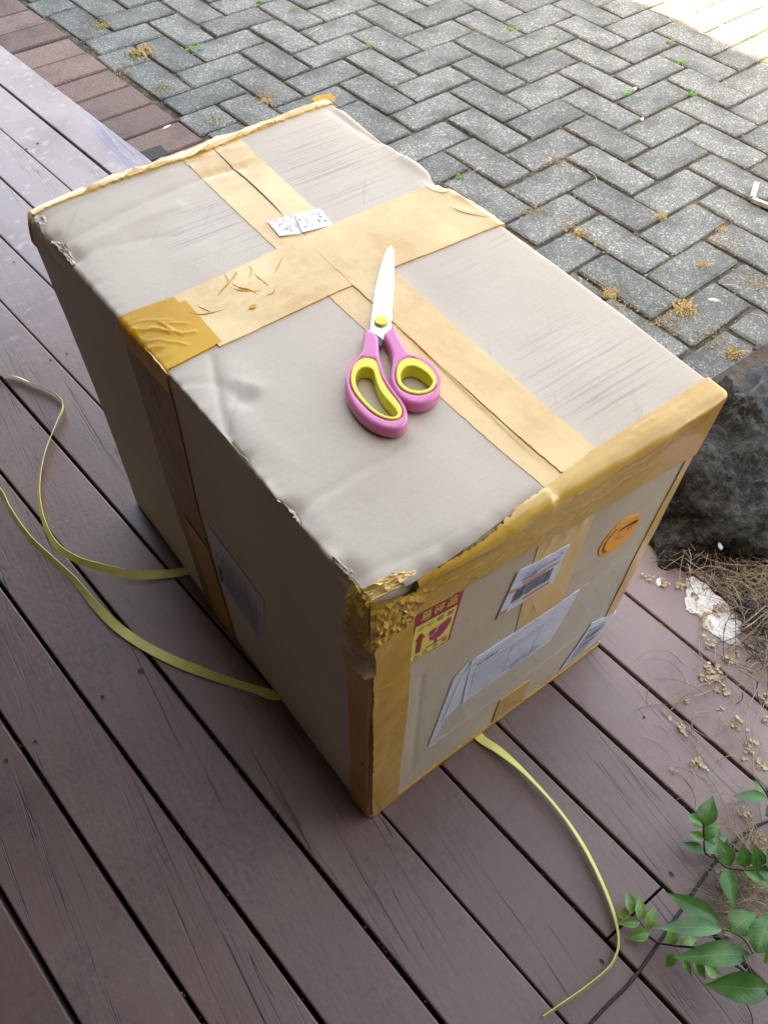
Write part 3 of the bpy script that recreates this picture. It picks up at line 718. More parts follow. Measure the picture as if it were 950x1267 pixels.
strip('packing_tape', [fp(.0028, .44), (0, 0, .40), (0, 0, .2), (0, 0, 0)], [sp_(.036, .41), sp_(.034, .36), sp_(.033, .2), sp_(.036, 0)], M['amber'], off=.0009, step=.003, seed=10, amp=.0007, jag=.0012)
strip('packing_tape', [fp(.372, .42), fp(.366, .25), fp(.362, .09)], [(W_, .03, .42), (W_, .03, .25), (W_, .03, .09)], M['tan2'], off=.0008, step=.004, seed=11, amp=.0002)
strip('packing_tape', [fp(.192, .0), fp(.193, .078)], [fp(.243, .0), fp(.243, .072)], M['amber'], off=.0009, step=.004, seed=12, amp=.0003)
# long edge tape on the right side and the piece under the near right corner
strip('packing_tape', [(W_, .02, 0), (W_, .3, 0), (W_, L_, 0)], [(W_, .02, .05), (W_, .3, .05), (W_, L_, .05)], M['tan2'], off=.001, seed=13)
# cross tape running down the left side
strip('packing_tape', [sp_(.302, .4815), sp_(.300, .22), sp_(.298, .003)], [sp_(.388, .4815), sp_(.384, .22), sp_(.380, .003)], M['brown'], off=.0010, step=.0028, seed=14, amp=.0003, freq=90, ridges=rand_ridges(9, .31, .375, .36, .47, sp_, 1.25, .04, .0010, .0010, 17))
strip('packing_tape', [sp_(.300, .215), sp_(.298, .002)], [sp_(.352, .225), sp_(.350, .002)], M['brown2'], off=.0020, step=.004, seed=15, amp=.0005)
# orange tag of tape standing up at the far corner
c = deform(pl(T, (392, 128), (405, 126)), .001)
put('tape_tag', BOX, [Vector(c[0]) + Vector((-.004, -.003, .002)), Vector(c[1]) + Vector((.010, -.004, .002)), Vector(c[1]) + Vector((.012, .010, .004)), Vector(c[0]) + Vector((-.002, .010, .0045)), Vector(c[0]) + Vector((.006, .012, .005)), Vector(c[0]) + Vector((.01, .004, .0035))],
    [(0, 5, 4, 3), (0, 1, 5), (5, 1, 2, 4)], M['ochre'])

# flap seam: a dark slit that shows through the tape, then fades to a pressed line
seam = [(260, 186), (272, 197), (290, 213), (310, 229), (330, 247), (345, 262), (352, 270)]
creaseset('flap_seam', T, [tuple(seam), ((352, 270), (360, 278), (372, 287)), (.0006, ((372, 287), (400, 310), (430, 340), (455, 363)))], .0008, M['crease'], .0014)
creaseset('flap_seam', T, [(.0005, ((485, 395), (560, 470), (640, 548), (690, 596)))], .0005, M['tan2'], .0024)

# printed labels: everything printed is thin geometry laid on the carton
def quad_map(cs, off):
    cs = [np.array(c, float) for c in cs]          # bl, br, tr, tl in carton coordinates
    def fn(uv, o=0.0):
        uv = np.asarray(uv, float); u, v = uv[:, :1], uv[:, 1:2]
        return deform(np.clip(cs[0] * (1 - u) * (1 - v) + cs[1] * u * (1 - v) + cs[2] * u * v + cs[3] * (1 - u) * v, 0, [W_, L_, H_]), off + o)
    fn.off = off
    return fn
def grid_uv(u0, u1, v0, v1, nu, nv):
    uv = [(u0 + (u1 - u0) * i / nu, v0 + (v1 - v0) * j / nv) for j in range(nv + 1) for i in range(nu + 1)]
    return uv, [(j * (nu + 1) + i, j * (nu + 1) + i + 1, (j + 1) * (nu + 1) + i + 1, (j + 1) * (nu + 1) + i) for j in range(nv) for i in range(nu)]
def lay(name, mp, polys, mat, o, parent, n=4):
    """polys: rects (u0,u1,v0,v1) or lists of uv points"""
    V, Fc = [], []
    for q in polys:
        if len(q) == 4 and not hasattr(q[0], '__len__'):
            uv, f = grid_uv(*q, max(1, int(n * (q[1] - q[0]) + .99)), max(1, int(n * (q[3] - q[2]) + .99)))
        else: uv = list(q); f = [tuple(range(len(uv)))]
        pts = [tuple(p) for p in mp(uv, o)]; add(V, Fc, pts, f)
        if parent is BOX:
            if len(q) == 4 and not hasattr(q[0], '__len__'):
                nu = max(1, int(n * (q[1] - q[0]) + .99)) + 1; nr = len(uv) // nu
                ring = [j for j in range(nu)] + [i * nu + nu - 1 for i in range(1, nr)] + [(nr - 1) * nu + j for j in range(nu - 2, -1, -1)] + [i * nu for i in range(nr - 2, 0, -1)]
            else: ring = list(range(len(uv)))
            nn = len(ring); top_ = [pts[i] for i in ring]; low = [tuple(p) for p in mp([uv[i] for i in ring], -mp.off)]
            add(V, Fc, top_ + low, [(i, (i + 1) % nn, nn + (i + 1) % nn, nn + i) for i in range(nn)])
    root = BOX.location
    V = [(v[0] - root.x, v[1] - root.y, v[2] - root.z) for v in V]
    return tag(mesh_obj(name, V, Fc, mat, parent, True), kind='stuff' if len(polys) > 1 else None)
def textpoly(s, u0, v0, h, wid, squash=1.0, bold=0.0):
    cu = bpy.data.curves.new('t', 'FONT'); cu.body = s; cu.size = 1; cu.resolution_u = 2; cu.fill_mode = 'FRONT'; cu.offset = bold
    o = bpy.data.objects.new('t', cu); COL.objects.link(o); dg = bpy.context.evaluated_depsgraph_get(); me = o.evaluated_get(dg).to_mesh()
    vs = [(v.co.x, v.co.y) for v in me.vertices]; fs = [tuple(p.vertices) for p in me.polygons]
    bpy.data.objects.remove(o); bpy.data.curves.remove(cu)
    if not vs: return [], []
    xs = [v[0] for v in vs]; ys = [v[1] for v in vs]; x0, x1, y0, y1 = min(xs), max(xs), min(ys), max(ys)
    return [(u0 + (x - x0) / (x1 - x0) * wid, v0 + (y - y0) / (y1 - y0) * h) for x, y in vs], fs
def laytext(name, mp, items, mat, o, parent):
    V, Fc = [], []
    for it in items:
        uv, f = textpoly(*it)
        if uv: add(V, Fc, [tuple(p) for p in mp(uv, o)], f)
    root = BOX.location; V = [(v[0] - root.x, v[1] - root.y, v[2] - root.z) for v in V]
    return tag(mesh_obj(name, V, Fc, mat, parent, False), kind='stuff')

def tinyprint(name, mp, items, mat, o, parent):
    rn = random.Random(int(items[0][0] * 1000) + 7); q = []
    for u0, v0, h, wid in items:
        u = u0
        while u < u0 + wid - .008:
            k = rn.choice((.008, .012, .016)); t = rn.random(); q.append((u, u + k * .7, v0 + (h * .35 if t < .3 else 0), v0 + h * (1 if t > .2 else .7))); u += k + (.012 if rn.random() < .2 else .002)
    return lay(name, mp, q, mat, o, parent, 1)
# red and yellow fragile sticker
mp = quad_map([Fr(500, 826), Fr(556, 791), Fr(574.5, 727), Fr(512, 760)], .0007)
lab = lay('warning_sticker', mp, [(0, 1, 0, 1)], M['red'], 0, BOX, 14); lab['label'] = 'red and yellow fragile sticker with a cracked goblet and an up arrow'
lay('yellow_panel', mp, [(.09, .94, .025, .72)], M['ylab'], .0003, lab, 14)
laytext('print', mp, [('易', .16, .765, .17, .21, 1, .006), ('碎', .43, .775, .17, .21, 1, .006), ('品', .70, .785, .165, .20, 1, .006)], M['ylab'], .0003, lab)
laytext('print', mp, [('小', .15, .60, .085, .13, 1, .006), ('心', .34, .60, .085, .14, 1, .006), ('轻', .54, .60, .09, .14, 1, .006), ('放', .75, .60, .09, .14, 1, .006), ('勿', .17, .045, .07, .12, 1, .006), ('压', .36, .05, .075, .12, 1, .006), ('勿', .58, .055, .075, .12, 1, .006), ('摔', .77, .06, .075, .13, 1, .006)], M['red'], .0006, lab)
lay('arrow', mp, [[(.20, .16), (.30, .16), (.30, .42), (.36, .42), (.25, .54), (.14, .42), (.20, .42)], (.42, .88, .155, .172)], M['red'], .0007, lab)
gob = [(.42 + .40 * (.5 + .5 * math.cos(a)) , .40 + .17 * math.sin(a) + .10 * math.cos(a)) for a in np.linspace(-PI * .75, PI * .25, 12)] + [(.80, .57), (.64, .50), (.56, .44), (.60, .41), (.50, .33)]
lay('goblet', mp, [[(.44, .36), (.50, .27), (.60, .235), (.72, .26), (.82, .34), (.87, .45), (.86, .56), (.78, .53), (.66, .50), (.60, .45), (.64, .43), (.54, .36), (.57, .34)], [(.42, .40), (.50, .36), (.58, .46), (.56, .50), (.46, .48)], (.60, .64, .17, .25)], M['magenta'], .0007, lab)
# barcode label
mp = quad_map([Fr(613, 766), Fr(682, 721), Fr(704.6, 673.5), Fr(640, 707)], .0013)
lab = lay('barcode_label', mp, [(0, 1, 0, 1)], M['paper'], 0, BOX, 14); lab['label'] = 'white barcode label with orange bands and blue lettering'
r = random.Random(5); bars = []; u = .16
while u < .84:
    wd = r.choice((.006, .006, .010, .014, .018)); bars.append((u, u + wd, .24, .55)); u += wd + r.choice((.005, .006, .009, .012))
lay('barcode', mp, bars, M['ink'], .0004, lab, 6)
lay('orange_band', mp, [(.03, .16, .54, .60), (.24, .92, .60, .655), (.03, .14, .06, .15), (.42, .90, .10, .17), (.03, .97, .012, .026)], M['orangep'], .0004, lab, 8)
lay('blue_print', mp, [(.18, .88, .80, .812), (.35, .90, .77, .78), (.15, .60, .86, .868)], M['blue'], .0004, lab, 8)
tinyprint('print', mp, [(.18, .69, .07, .30), (.86, .84, .06, .08)], M['blue'], .0004, lab)
tinyprint('print', mp, [(.25, .565, .025, .45), (.2, .185, .022, .18)], M['ink'], .0004, lab)
# orange round sticker
mp = quad_map([fp(.281, .296), fp(.337, .296), fp(.337, .351), fp(.281, .351)], .0008)
circ = [(.5 + .5 * math.cos(a), .5 + .5 * math.sin(a)) for a in np.linspace(0, 2 * PI, 33)[:-1]]
lab = lay('round_sticker', mp, [circ], M['orange'], 0, BOX); lab['label'] = 'fluorescent orange round sticker with a dark wedge mark'
lay('print', mp, [[(.36, .70), (.48, .74), (.86, .72), (.93, .62), (.84, .60), (.60, .68)]], M['maroon'], .0004, lab)
lay('print', mp, [[(.42, .52), (.52, .62), (.66, .60), (.70, .50), (.60, .42), (.48, .42)]], M['salmon'], .0004, lab)
ring = []
for k in range(15):
    a = math.radians(118 + k * 8); r0, r1 = .37, .42 if k % 3 else .44
    ring.append([(.5 + r0 * math.cos(a), .5 + r0 * math.sin(a)), (.5 + r1 * math.cos(a), .5 + r1 * math.sin(a)), (.5 + r1 * math.cos(a + .09), .5 + r1 * math.sin(a + .09)), (.5 + r0 * math.cos(a + .09), .5 + r0 * math.sin(a + .09))])
for (x, y, q) in ((.68, .54, .045), (.74, .58, .035), (.66, .60, .03), (.45, .45, .03), (.52, .40, .03), (.60, .39, .03), (.38, .48, .02), (.80, .50, .03)):
    ring.append([(x + q * math.cos(a) * .8, y + q * .45 * math.sin(a)) for a in np.linspace(0, 2 * PI, 7)[:-1]])
lay('print', mp, ring, M['maroon'], .0006, lab)
# papers in the clear pouch, then the pouch film over them
mp = quad_map([Fr(570, 870), Fr(679, 791), Fr(716, 728), Fr(582, 817)], .0010)
lab = lay('shipping_document', mp, [(0, 1, 0, 1)], M['doc'], 0, BOX, 16); lab['label'] = 'folded white shipping paper inside the clear pouch'
tinyprint('print', mp, [(.06, .80, .05, .20), (.42, .16, .04, .40), (.50, .06, .04, .30)], M['ink'], .0004, lab)
lay('print', mp, [(.05, .05 + r.uniform(.25, .85), .70 - .055 * k, .705 - .055 * k) for k in range(10)] + [(.05, .95, .735, .742), (.05, .95, .14, .147), (.05, .056, .14, .74), (.40, .406, .14, .74), (.70, .706, .14, .74)], plain('grey print', (.26, .27, .36)), .0004, lab, 6)
mp = quad_map([Fr(529, 924), Fr(541, 908), Fr(581, 815), Fr(561, 838)], .0008)
lay('folded_sheet', mp, [(0, 1, 0, 1)], M['paper'], 0, BOX, 16)
mp = quad_map([Fr(545, 893), Fr(566, 872), Fr(580, 822), Fr(568, 838)], .0012)
lay('folded_sheet', mp, [(0, 1, 0, 1)], M['paper'], 0, BOX, 16)
mp = quad_map([Fr(530, 924), Fr(738, 768), Fr(788, 677), Fr(561, 836)], .0016)
lay('clear_pouch', mp, [(0, 1, 0, 1)], M['film'], 0, BOX, 30)['label'] = 'clear plastic document pouch over the papers'
# skewed label wrapping the lower right corner
mp = quad_map([Fr(691, 828), fp(.372, .030), fp(.386, .095), Fr(730, 770)], .0014)
lab = lay('corner_label', mp, [(0, 1, 0, 1)], M['paper'], 0, BOX, 16); lab['label'] = 'skewed white paper label at the lower right corner of the front'
lay('print', mp, [(.10, r.uniform(.5, .9), .82 - .07 * k, .835 - .07 * k) for k in range(11)], M['ink'], .0004, lab, 5)
tinyprint('print', mp, [(.15, .60, .07, .6), (.15, .40, .06, .5)], M['ink'], .0004, lab)
# paper label on the shaded left side
mp = quad_map([S(274, 716), S(327.6, 799), S(328, 743), S(260.5, 646)], .0008)
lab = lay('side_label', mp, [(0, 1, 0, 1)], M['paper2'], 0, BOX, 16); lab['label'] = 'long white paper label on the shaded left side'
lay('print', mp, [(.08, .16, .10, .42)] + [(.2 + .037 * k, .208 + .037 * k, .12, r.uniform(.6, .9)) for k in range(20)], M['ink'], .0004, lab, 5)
# torn scrap on top of the seam
mp = quad_map([T(346, 296), T(411, 281), T(398, 260), T(332, 275)], .0022)
lab = lay('paper_scrap', mp, [[(0.02, .1), (.40, -.02), (.46, 1.02), (-.02, .96)], [(.43, .0), (1.02, .04), (.97, 1.0), (.49, 1.03)]], M['scrap'], 0, BOX); lab['label'] = 'torn white paper scrap with pink and blue scribble stuck over the flap seam'
r = random.Random(8)
sq = []
for k in range(26):
    x, y = r.uniform(.05, .92), r.uniform(.15, .85); a = r.uniform(.02, .07); sq.append((x, x + a, y, y + .035) if k % 3 else (x, x + .012, y, y + .25))
lay('print', mp, sq[:13], plain('pink scribble', (.55, .14, .30)), .0005, lab); lay('print', mp, sq[13:], M['blue'], .0005, lab)

# crumpled tape and torn paper at the near top corner
def crumple(name, cs, n, amp, fr, mat, off, seed, parent=BOX, hang=0):
    rnd = np.random.RandomState(seed); uv, f = grid_uv(0, 1, 0, 1, n, n); uv = np.array(uv); cs = [np.array(c, float) for c in cs]; u, v = uv[:, :1], uv[:, 1:2]
    P = cs[0] * (1 - u) * (1 - v) + cs[1] * u * (1 - v) + cs[2] * u * v + cs[3] * (1 - u) * v; P = np.clip(P, 0, [W_, L_, H_])
    ex = np.zeros(len(P))
    for k in range(8):
        q = rnd.uniform(-1, 1, 3) * fr * (1 + k * .35); ex += amp / (1 + k * .4) * (1 - 2 * np.abs(np.sin(P @ q + rnd.uniform(0, 6))))
    ex = ex * np.minimum(1, 6 * np.minimum(np.minimum(uv[:, 0], 1 - uv[:, 0]), np.minimum(uv[:, 1], 1 - uv[:, 1])) + .25)
    ex = np.abs(ex) * rnd.uniform(.3, 1.2, len(P)); tri = []
    for q in f: tri += [(q[0], q[1], q[2]), (q[0], q[2], q[3])] if rnd.rand() < .5 else [(q[0], q[1], q[3]), (q[1], q[2], q[3])]
    Q = deform(P, off, ex) + rnd.uniform(-1, 1, (len(P), 3)) * amp * .3
    return put(name, parent, Q, tri, mat, False)
crumple('crumpled_tape', [fp(.001, .415), fp(.038, .420), fp(.060, .462), fp(.001, .4815)], 16, .0016, 150, M['amber'], .0026, 1)
crumple('crumpled_tape', [tp(.001, .0005), tp(.050, .0005), tp(.036, .009), tp(.001, .016)], 12, .0013, 150, M['tan2'], .0016, 2)
crumple('crumpled_tape', [sp_(.030, .425), sp_(.0005, .41), sp_(.0005, H_), sp_(.026, H_)], 14, .0015, 150, M['amber'], .0018, 3)
for q, n_, am, sd_ in ((((340, 616), (366, 630), (364, 652), (350, 646)), 9, .0026, 11), (((412, 690), (436, 702), (440, 722), (424, 712)), 9, .0022, 12), (((58, 296), (84, 304), (96, 330), (72, 322)), 9, .0024, 13), (((47, 272), (60, 274), (58, 292), (46, 284)), 7, .0020, 14)):
    crumple('crushed_edge', [T(*x_) for x_ in q], n_, am, 160, M['card'], .0006, sd_)
# torn paper flap hanging off the corner, left of the edge
rnd = random.Random(4); V, Fc = [], []
out = [(430, 782), (440, 778), (452, 792), (462, 806), (468, 822), (466, 838), (456, 826), (446, 812), (434, 800)]
cen = Vector(deform(pl(S, (450, 806)), .010)[0])
ol = [Vector(deform(pl(S, q), .008 + .006 * rnd.random())[0]) for q in out]
inn = [cen.lerp(p, .5) + Vector((-.003, -.003, 0)) * rnd.random() for p in ol]
V = [cen] + inn + ol; n = len(out)
for i in range(n): Fc += [(0, 1 + i, 1 + (i + 1) % n), (1 + i, 1 + n + i, 1 + n + (i + 1) % n, 1 + (i + 1) % n)]
put('torn_paper_flap', BOX, V, Fc, plain('scuffed tan paper', (.46, .33, .17), .7, .35, 120, 0, .6, 300))
# dark slits where the tape has split
creaseset('tape_split', Fr, [((457, 870), (459, 900), (456, 930), (455, 975), (455, 1000)), (.0004, ((640, 748), (644, 756), (642, 764))), (.0004, ((657, 742), (659, 752), (662, 757)))], .0009, M['crease'], .0020)
creaseset('tape_split', T, [(.0009, ((535, 222), (542, 228), (553, 231))), (.0005, ((520, 232), (532, 240), (548, 245), (560, 240))), (.0005, ((555, 262), (575, 270), (602, 276))), (.0007, ((402, 128), (412, 133), (425, 138)))], .0008, M['crease'], .0028)

# ------------------------------------------------------------------ scissors
SZ = H_ + .0030
SC = empty('scissors', tuple(at(470, 400, SZ)))
tag(SC, 'large dressmaking scissors with pink and yellow handles lying closed on top of the carton', 'scissors')
def sp(q, z): return [at(400 + x / 4.694, 290 + y / 4.694, z) for x, y in q]
def chaikin(P, n=2, closed=True):
    for _ in range(n):
        Q = []
        for i in range(len(P) if closed else len(P) - 1):
            a, b_ = P[i], P[(i + 1) % len(P)]; Q += [a * .75 + b_ * .25, a * .25 + b_ * .75]
        P = Q
    return P
def solid(name, loops, z, half, bevel, mat, parent, keep=False):
    """filled 2D outline with holes, given depth and rounded rims"""
    cu = bpy.data.curves.new(name, 'CURVE'); cu.dimensions = '2D'; cu.fill_mode = 'BOTH'; cu.extrude = max(0, half - bevel); cu.bevel_depth = bevel; cu.bevel_resolution = 3; cu.offset = -bevel
    for lp in loops:
        s = cu.splines.new('POLY'); s.points.add(len(lp) - 1); s.use_cyclic_u = True
        for p, q in zip(s.points, lp): p.co = (q[0], q[1], 0, 1)
    o = bpy.data.objects.new('t', cu); COL.objects.link(o); dg = bpy.context.evaluated_depsgraph_get(); me = bpy.data.meshes.new_from_object(o.evaluated_get(dg))
    bpy.data.objects.remove(o); me.materials.clear(); me.materials.append(mat); me.polygons.foreach_set('use_smooth', [True] * len(me.polygons))
    ob = bpy.data.objects.new(name, me); COL.objects.link(ob); ob.parent = parent
    l = parent.location; ob.location = (-l.x, -l.y, z - l.z); me.name = name
    return ob
Lout = [(236, 574), (232, 650), (222, 720), (178, 762), (142, 815), (127, 880), (130, 940), (152, 1000), (200, 1068), (262, 1122), (330, 1155), (400, 1170), (455, 1160), (487, 1120), (490, 1070), (470, 1015), (425, 955), (388, 900), (352, 840), (332, 770), (322, 700), (322, 624), (262, 582)]
Lyel = [(155, 880), (166, 815), (198, 768), (255, 754), (305, 768), (320, 815), (338, 880), (378, 948), (430, 1008), (458, 1055), (448, 1098), (410, 1114), (355, 1108), (290, 1076), (222, 1010), (172, 945)]
Lhol = [(182, 880), (192, 835), (222, 812), (262, 810), (290, 828), (302, 880), (325, 945), (372, 1005), (415, 1050), (430, 1080), (412, 1098), (362, 1094), (300, 1060), (240, 1000), (198, 940)]
Rout = [(405, 566), (436, 620), (462, 672), (486, 720), (545, 745), (612, 788), (660, 842), (680, 905), (664, 965), (615, 1010), (545, 1027), (475, 1010), (425, 972), (396, 920), (384, 860), (398, 795), (396, 725), (366, 660), (342, 618), (372, 590)]
Ryel = [(418, 870), (424, 805), (460, 764), (522, 756), (582, 786), (634, 836), (658, 888), (642, 935), (594, 964), (530, 970), (468, 950), (432, 915)]
Rhol = [(444, 872), (450, 832), (482, 806), (530, 806), (578, 832), (618, 868), (632, 900), (614, 934), (568, 950), (520, 948), (474, 928), (452, 902)]
zt = SZ + .0030
hl = solid('handle', [chaikin(sp(Lout, zt)), chaikin(sp(Lyel, zt))], SZ + .0045, .0065, .0034, M['pink'], SC); hl['label'] = 'large elongated pink handle bow'
solid('grip_liner', [chaikin(sp(Lyel, zt)), chaikin(sp(Lhol, zt))], SZ + .0045, .0068, .0010, M['yellow'], SC)
hr = solid('handle', [chaikin(sp(Rout, zt)), chaikin(sp(Ryel, zt))], SZ + .0052, .0065, .0034, M['pink'], SC); hr['label'] = 'small round pink handle bow'
solid('grip_liner', [chaikin(sp(Ryel, zt)), chaikin(sp(Rhol, zt))], SZ + .0052, .0068, .0010, M['yellow'], SC)
B1 = [(268, 572), (280, 480), (290, 400), (303, 315), (320, 240), (337, 178), (356, 118), (374, 82), (386, 66), (398, 70), (394, 160), (386, 300), (378, 440), (396, 452), (392, 560), (350, 614)]
B2 = [(300, 560), (330, 440), (352, 300), (368, 180), (384, 80), (402, 76), (412, 95), (413, 200), (408, 320), (400, 450), (393, 556), (400, 575), (345, 620)]
solid('blade', [sp(B2, SZ + .001)], SZ - .0006, .0011, .0004, M['steel2'], SC)
solid('blade', [sp(B1, SZ + .003)], SZ + .0020, .0012, .0005, M['steel'], SC)
pv = at(400 + 335 / 4.694, 290 + 505 / 4.694, SZ + .004)
solid('pivot_cap', [[pv + Vector((math.cos(a), math.sin(a), 0)) * .0066 for a in np.linspace(0, 2 * PI, 25)[:-1]]], SZ + .0042, .0016, .0012, M['yellow'], SC)
solid('tang', [sp([(266, 560), (345, 612), (338, 660), (268, 600)], SZ + .002)], SZ + .0022, .0012, .0003, M['ink'], SC)
uvt, ft = [], []
for k_ in range(9): add(uvt, ft, [(k_ * .0014, 0), (k_ * .0014 + .0009, 0), (k_ * .0014 + .0009, .0012 + .0006 * (k_ % 3)), (k_ * .0014, .0012 + .0006 * (k_ % 3))], [(0, 1, 2, 3)])
ux = (at(400 + 375 / 4.694, 290 + 540 / 4.694, SZ + .0034) - at(400 + 300 / 4.694, 290 + 548 / 4.694, SZ + .0034)).normalized(); uy = Vector((-ux.y, ux.x, 0)); p0 = at(400 + 298 / 4.694, 290 + 558 / 4.694, SZ + .0034)
put('engraving', SC, [p0 + ux * u + uy * v for u, v in uvt], ft, plain('grey engraving', (.35, .37, .40), .4), False)['kind'] = 'stuff'

# ------------------------------------------------------------------ strapping bands
def ribbon(name, pts, wd, th, mat, label):
    """pts: (x, y, z, roll in degrees)"""
    A = np.array(pts, float); Sm = smoothpts(A, 9); V, Fc = [], []; n = len(Sm)
    for i in range(n):
        p = Vector(Sm[i][:3]); t = (Vector(Sm[min(i + 1, n - 1)][:3]) - Vector(Sm[max(i - 1, 0)][:3])).normalized()
        s = t.cross(Vector((0, 0, 1))).normalized(); u = s.cross(t).normalized(); a = math.radians(Sm[i][3])
        sv = s * math.cos(a) + u * math.sin(a); nv = -s * math.sin(a) + u * math.cos(a)
        lift = abs(math.sin(a)) * wd / 2 + th
        for x, y in ((-.5, -.5), (.5, -.5), (.5, .5), (-.5, .5)): V.append(p + sv * x * wd + nv * y * th + Vector((0, 0, lift)))
    for i in range(n - 1):
        for k in range(4): Fc.append((i * 4 + k, i * 4 + (k + 1) % 4, i * 4 + 4 + (k + 1) % 4, i * 4 + 4 + k))
    Fc += [(0, 1, 2, 3), tuple((n - 1) * 4 + k for k in (3, 2, 1, 0))]
    o = mesh_obj(name, V, Fc, mat, smooth=False); return tag(o, label, 'strap', 'loose yellow strapping bands')
def gp_(px, py, z, roll): p = at(px, py, z); return (p.x, p.y, z, roll)
ribbon('packing_strap', [(.03, .425, .001, 0), gp_(231, 707, .001, 5), gp_(200, 712, .003, 20), gp_(165, 713, .006, 35), gp_(130, 706, .006, 55), gp_(98, 696, .004, 65), gp_(72, 678, .003, 62), gp_(56, 648, .003, 62), gp_(50, 610, .003, 60), gp_(56, 568, .004, 62), gp_(70, 530, .004, 60), gp_(80, 506, .004, 80), gp_(68, 490, .004, 110), gp_(40, 477, .004, 125), gp_(0, 467, .004, 135), (-.20, 1.02, .004, 140), (-.34, 1.05, .004, 120)],
       .0125, .0009, M['strap'], 'yellow strap curling up from the left side of the carton in an S shape')
ribbon('packing_strap', [(.03, .185, .001, 0), gp_(343, 861, .001, 8), gp_(318, 856, .003, 60), gp_(285, 846, .004, 60), gp_(250, 833, .004, 40), gp_(215, 818, .003, 12), gp_(180, 800, .003, 5), gp_(148, 778, .004, 10), gp_(120, 752, .006, 45), gp_(95, 722, .005, 60), gp_(65, 694, .004, 66), gp_(38, 668, .004, 66), gp_(15, 635, .004, 66), gp_(0, 608, .004, 64), (-.17, .84, .004, 60), (-.23, .93, .004, 60)],
       .0125, .0009, M['strap'], 'yellow strap trailing away left of the carton in the lower straighter run')
ribbon('packing_strap', [(.176, .02, .001, 0), gp_(594, 914, .001, 10), gp_(618, 931, .006, 25), gp_(650, 960, .008, 50), gp_(688, 1002, .007, 58), gp_(718, 1045, .006, 55), gp_(742, 1092, .005, 58), gp_(758, 1135, .004, 62), gp_(763, 1170, .004, 70), gp_(752, 1198, .004, 76), gp_(722, 1224, .004, 78), gp_(690, 1246, .004, 80), gp_(670, 1260, .003, 80)],
       .0125, .0009, M['strap'], 'yellow strap curving out from the front of the carton towards the bottom edge')

# ------------------------------------------------------------------ rocks
def rock(name, c, r, seed, mat, label, fr=3.2, amp=.28, sub=6, low=0):
    bm = bmesh.new(); bmesh.ops.create_icosphere(bm, subdivisions=sub, radius=1.0); off = Vector((seed * 3.7, seed * 1.3, 0))
    for v in bm.verts:
        n = v.co.normalized(); p = n * fr * .5 + off
        d = 1 + amp * noise.noise(p) + amp * .55 * noise.noise(p * 2.3) + amp * .30 * noise.turbulence(p * 3.5, 4, True) + amp * .16 * noise.noise(p * 15) + amp * .11 * noise.noise(p * 34) - amp * .10 * max(0, noise.noise(p * 24) - .2)
        q = n * d; v.co = Vector((q.x * r[0], q.y * r[1], max(q.z * r[2], -low)))
    me = bpy.data.meshes.new(name); bm.to_mesh(me); bm.free(); me.materials.append(mat); me.polygons.foreach_set('use_smooth', [True] * len(me.polygons))
    o = bpy.data.objects.new(name, me); COL.objects.link(o); o.location = c; return tag(o, label, 'rock', 'rocks beside the deck')
rock('rock', (.715, .090, .0), (.145, .120, .105), 3, M['rock'], 'broad mossy dark rock at the deck edge right of the carton', low=.12)
rock('rock', (.785, .145, -.01), (.085, .080, .115), 8, M['rock'], 'upright black craggy rock directly behind the right corner of the carton', 4.5, .34, low=.20)
rock('rock', (.885, .12, .02), (.06, .07, .09), 12, M['stone'], 'pale blue grey stone at the right edge behind the dark rocks', 4, .3, 5, low=.14)
rock('rock', (.86, .02, .0), (.09, .07, .085), 17, M['rock'], 'low dark rock cut off by the right edge of the picture', low=.1)
# soil bed under the litter
soil = sheet('soil_bed', .56, 2.0, -1.2, .25, -.004, M['soil'], 90, 90, .012)
for v in soil.data.vertices:
    x, y = v.co.x, v.co.y
    t = min(1, max(0, (x - .68 + y * .25) / .10)) if y < .05 else 1
    if x < .76 and y < .03: v.co.z = -.04 + .0 * t
tag(soil, kind='structure')

# ------------------------------------------------------------------ dried litter, stems, petals
def tube(pts, r, m=5, taper=.5):
    pts = [Vector(p) for p in pts]; V, Fc = [], []; n = len(pts)
    for i, p in enumerate(pts):
        t = (pts[min(i + 1, n - 1)] - pts[max(i - 1, 0)]).normalized(); s = t.cross(Vector((0.13, .21, 1))).normalized(); u = s.cross(t); k = 1 - (1 - taper) * i / max(1, n - 1)
        for a in range(m): V.append(p + (s * math.cos(2 * PI * a / m) + u * math.sin(2 * PI * a / m)) * r * k)
    for i in range(n - 1):
        for a in range(m): Fc.append((i * m + a, i * m + (a + 1) % m, (i + 1) * m + (a + 1) % m, (i + 1) * m + a))
    return V, Fc
def strawmass(name, regions, n, label, cat, mat, lmin, lmax, zr, r, seed, bend=.8):
    rnd = random.Random(seed); V, Fc = [], []
    for _ in range(n):
        px, py, sx, sy = rnd.choice(regions); p = at(px + rnd.gauss(0, sx), py + rnd.gauss(0, sy), 0); a = rnd.uniform(0, 2 * PI); l = rnd.uniform(lmin, lmax); z = .003 + rnd.random() * zr
        pts = []; x = Vector((p.x, p.y, z)); da = rnd.gauss(0, bend)
        zc = rnd.uniform(-.5, 1) * l * .3
        for k in range(6):
            pts.append(Vector((x.x, x.y, max(.0015, x.z + zc * math.sin(PI * k / 5))))); x += Vector((math.cos(a), math.sin(a), 0)) * l / 5; a += da / 5
        v, f = tube(pts, r * rnd.uniform(.5, 1.4), 3); add(V, Fc, v, f)
    return tag(mesh_obj(name, V, Fc, mat), label, cat, kind='stuff')
strawmass('dry_straw', [(935, 735, 30, 28), (915, 715, 30, 16), (945, 790, 18, 34), (880, 690, 28, 8), (950, 720, 15, 35)], 420, 'tangle of dead brown stems heaped at the foot of the rock', 'dead stems', M['straw'], .02, .085, .022, .00055, 2)
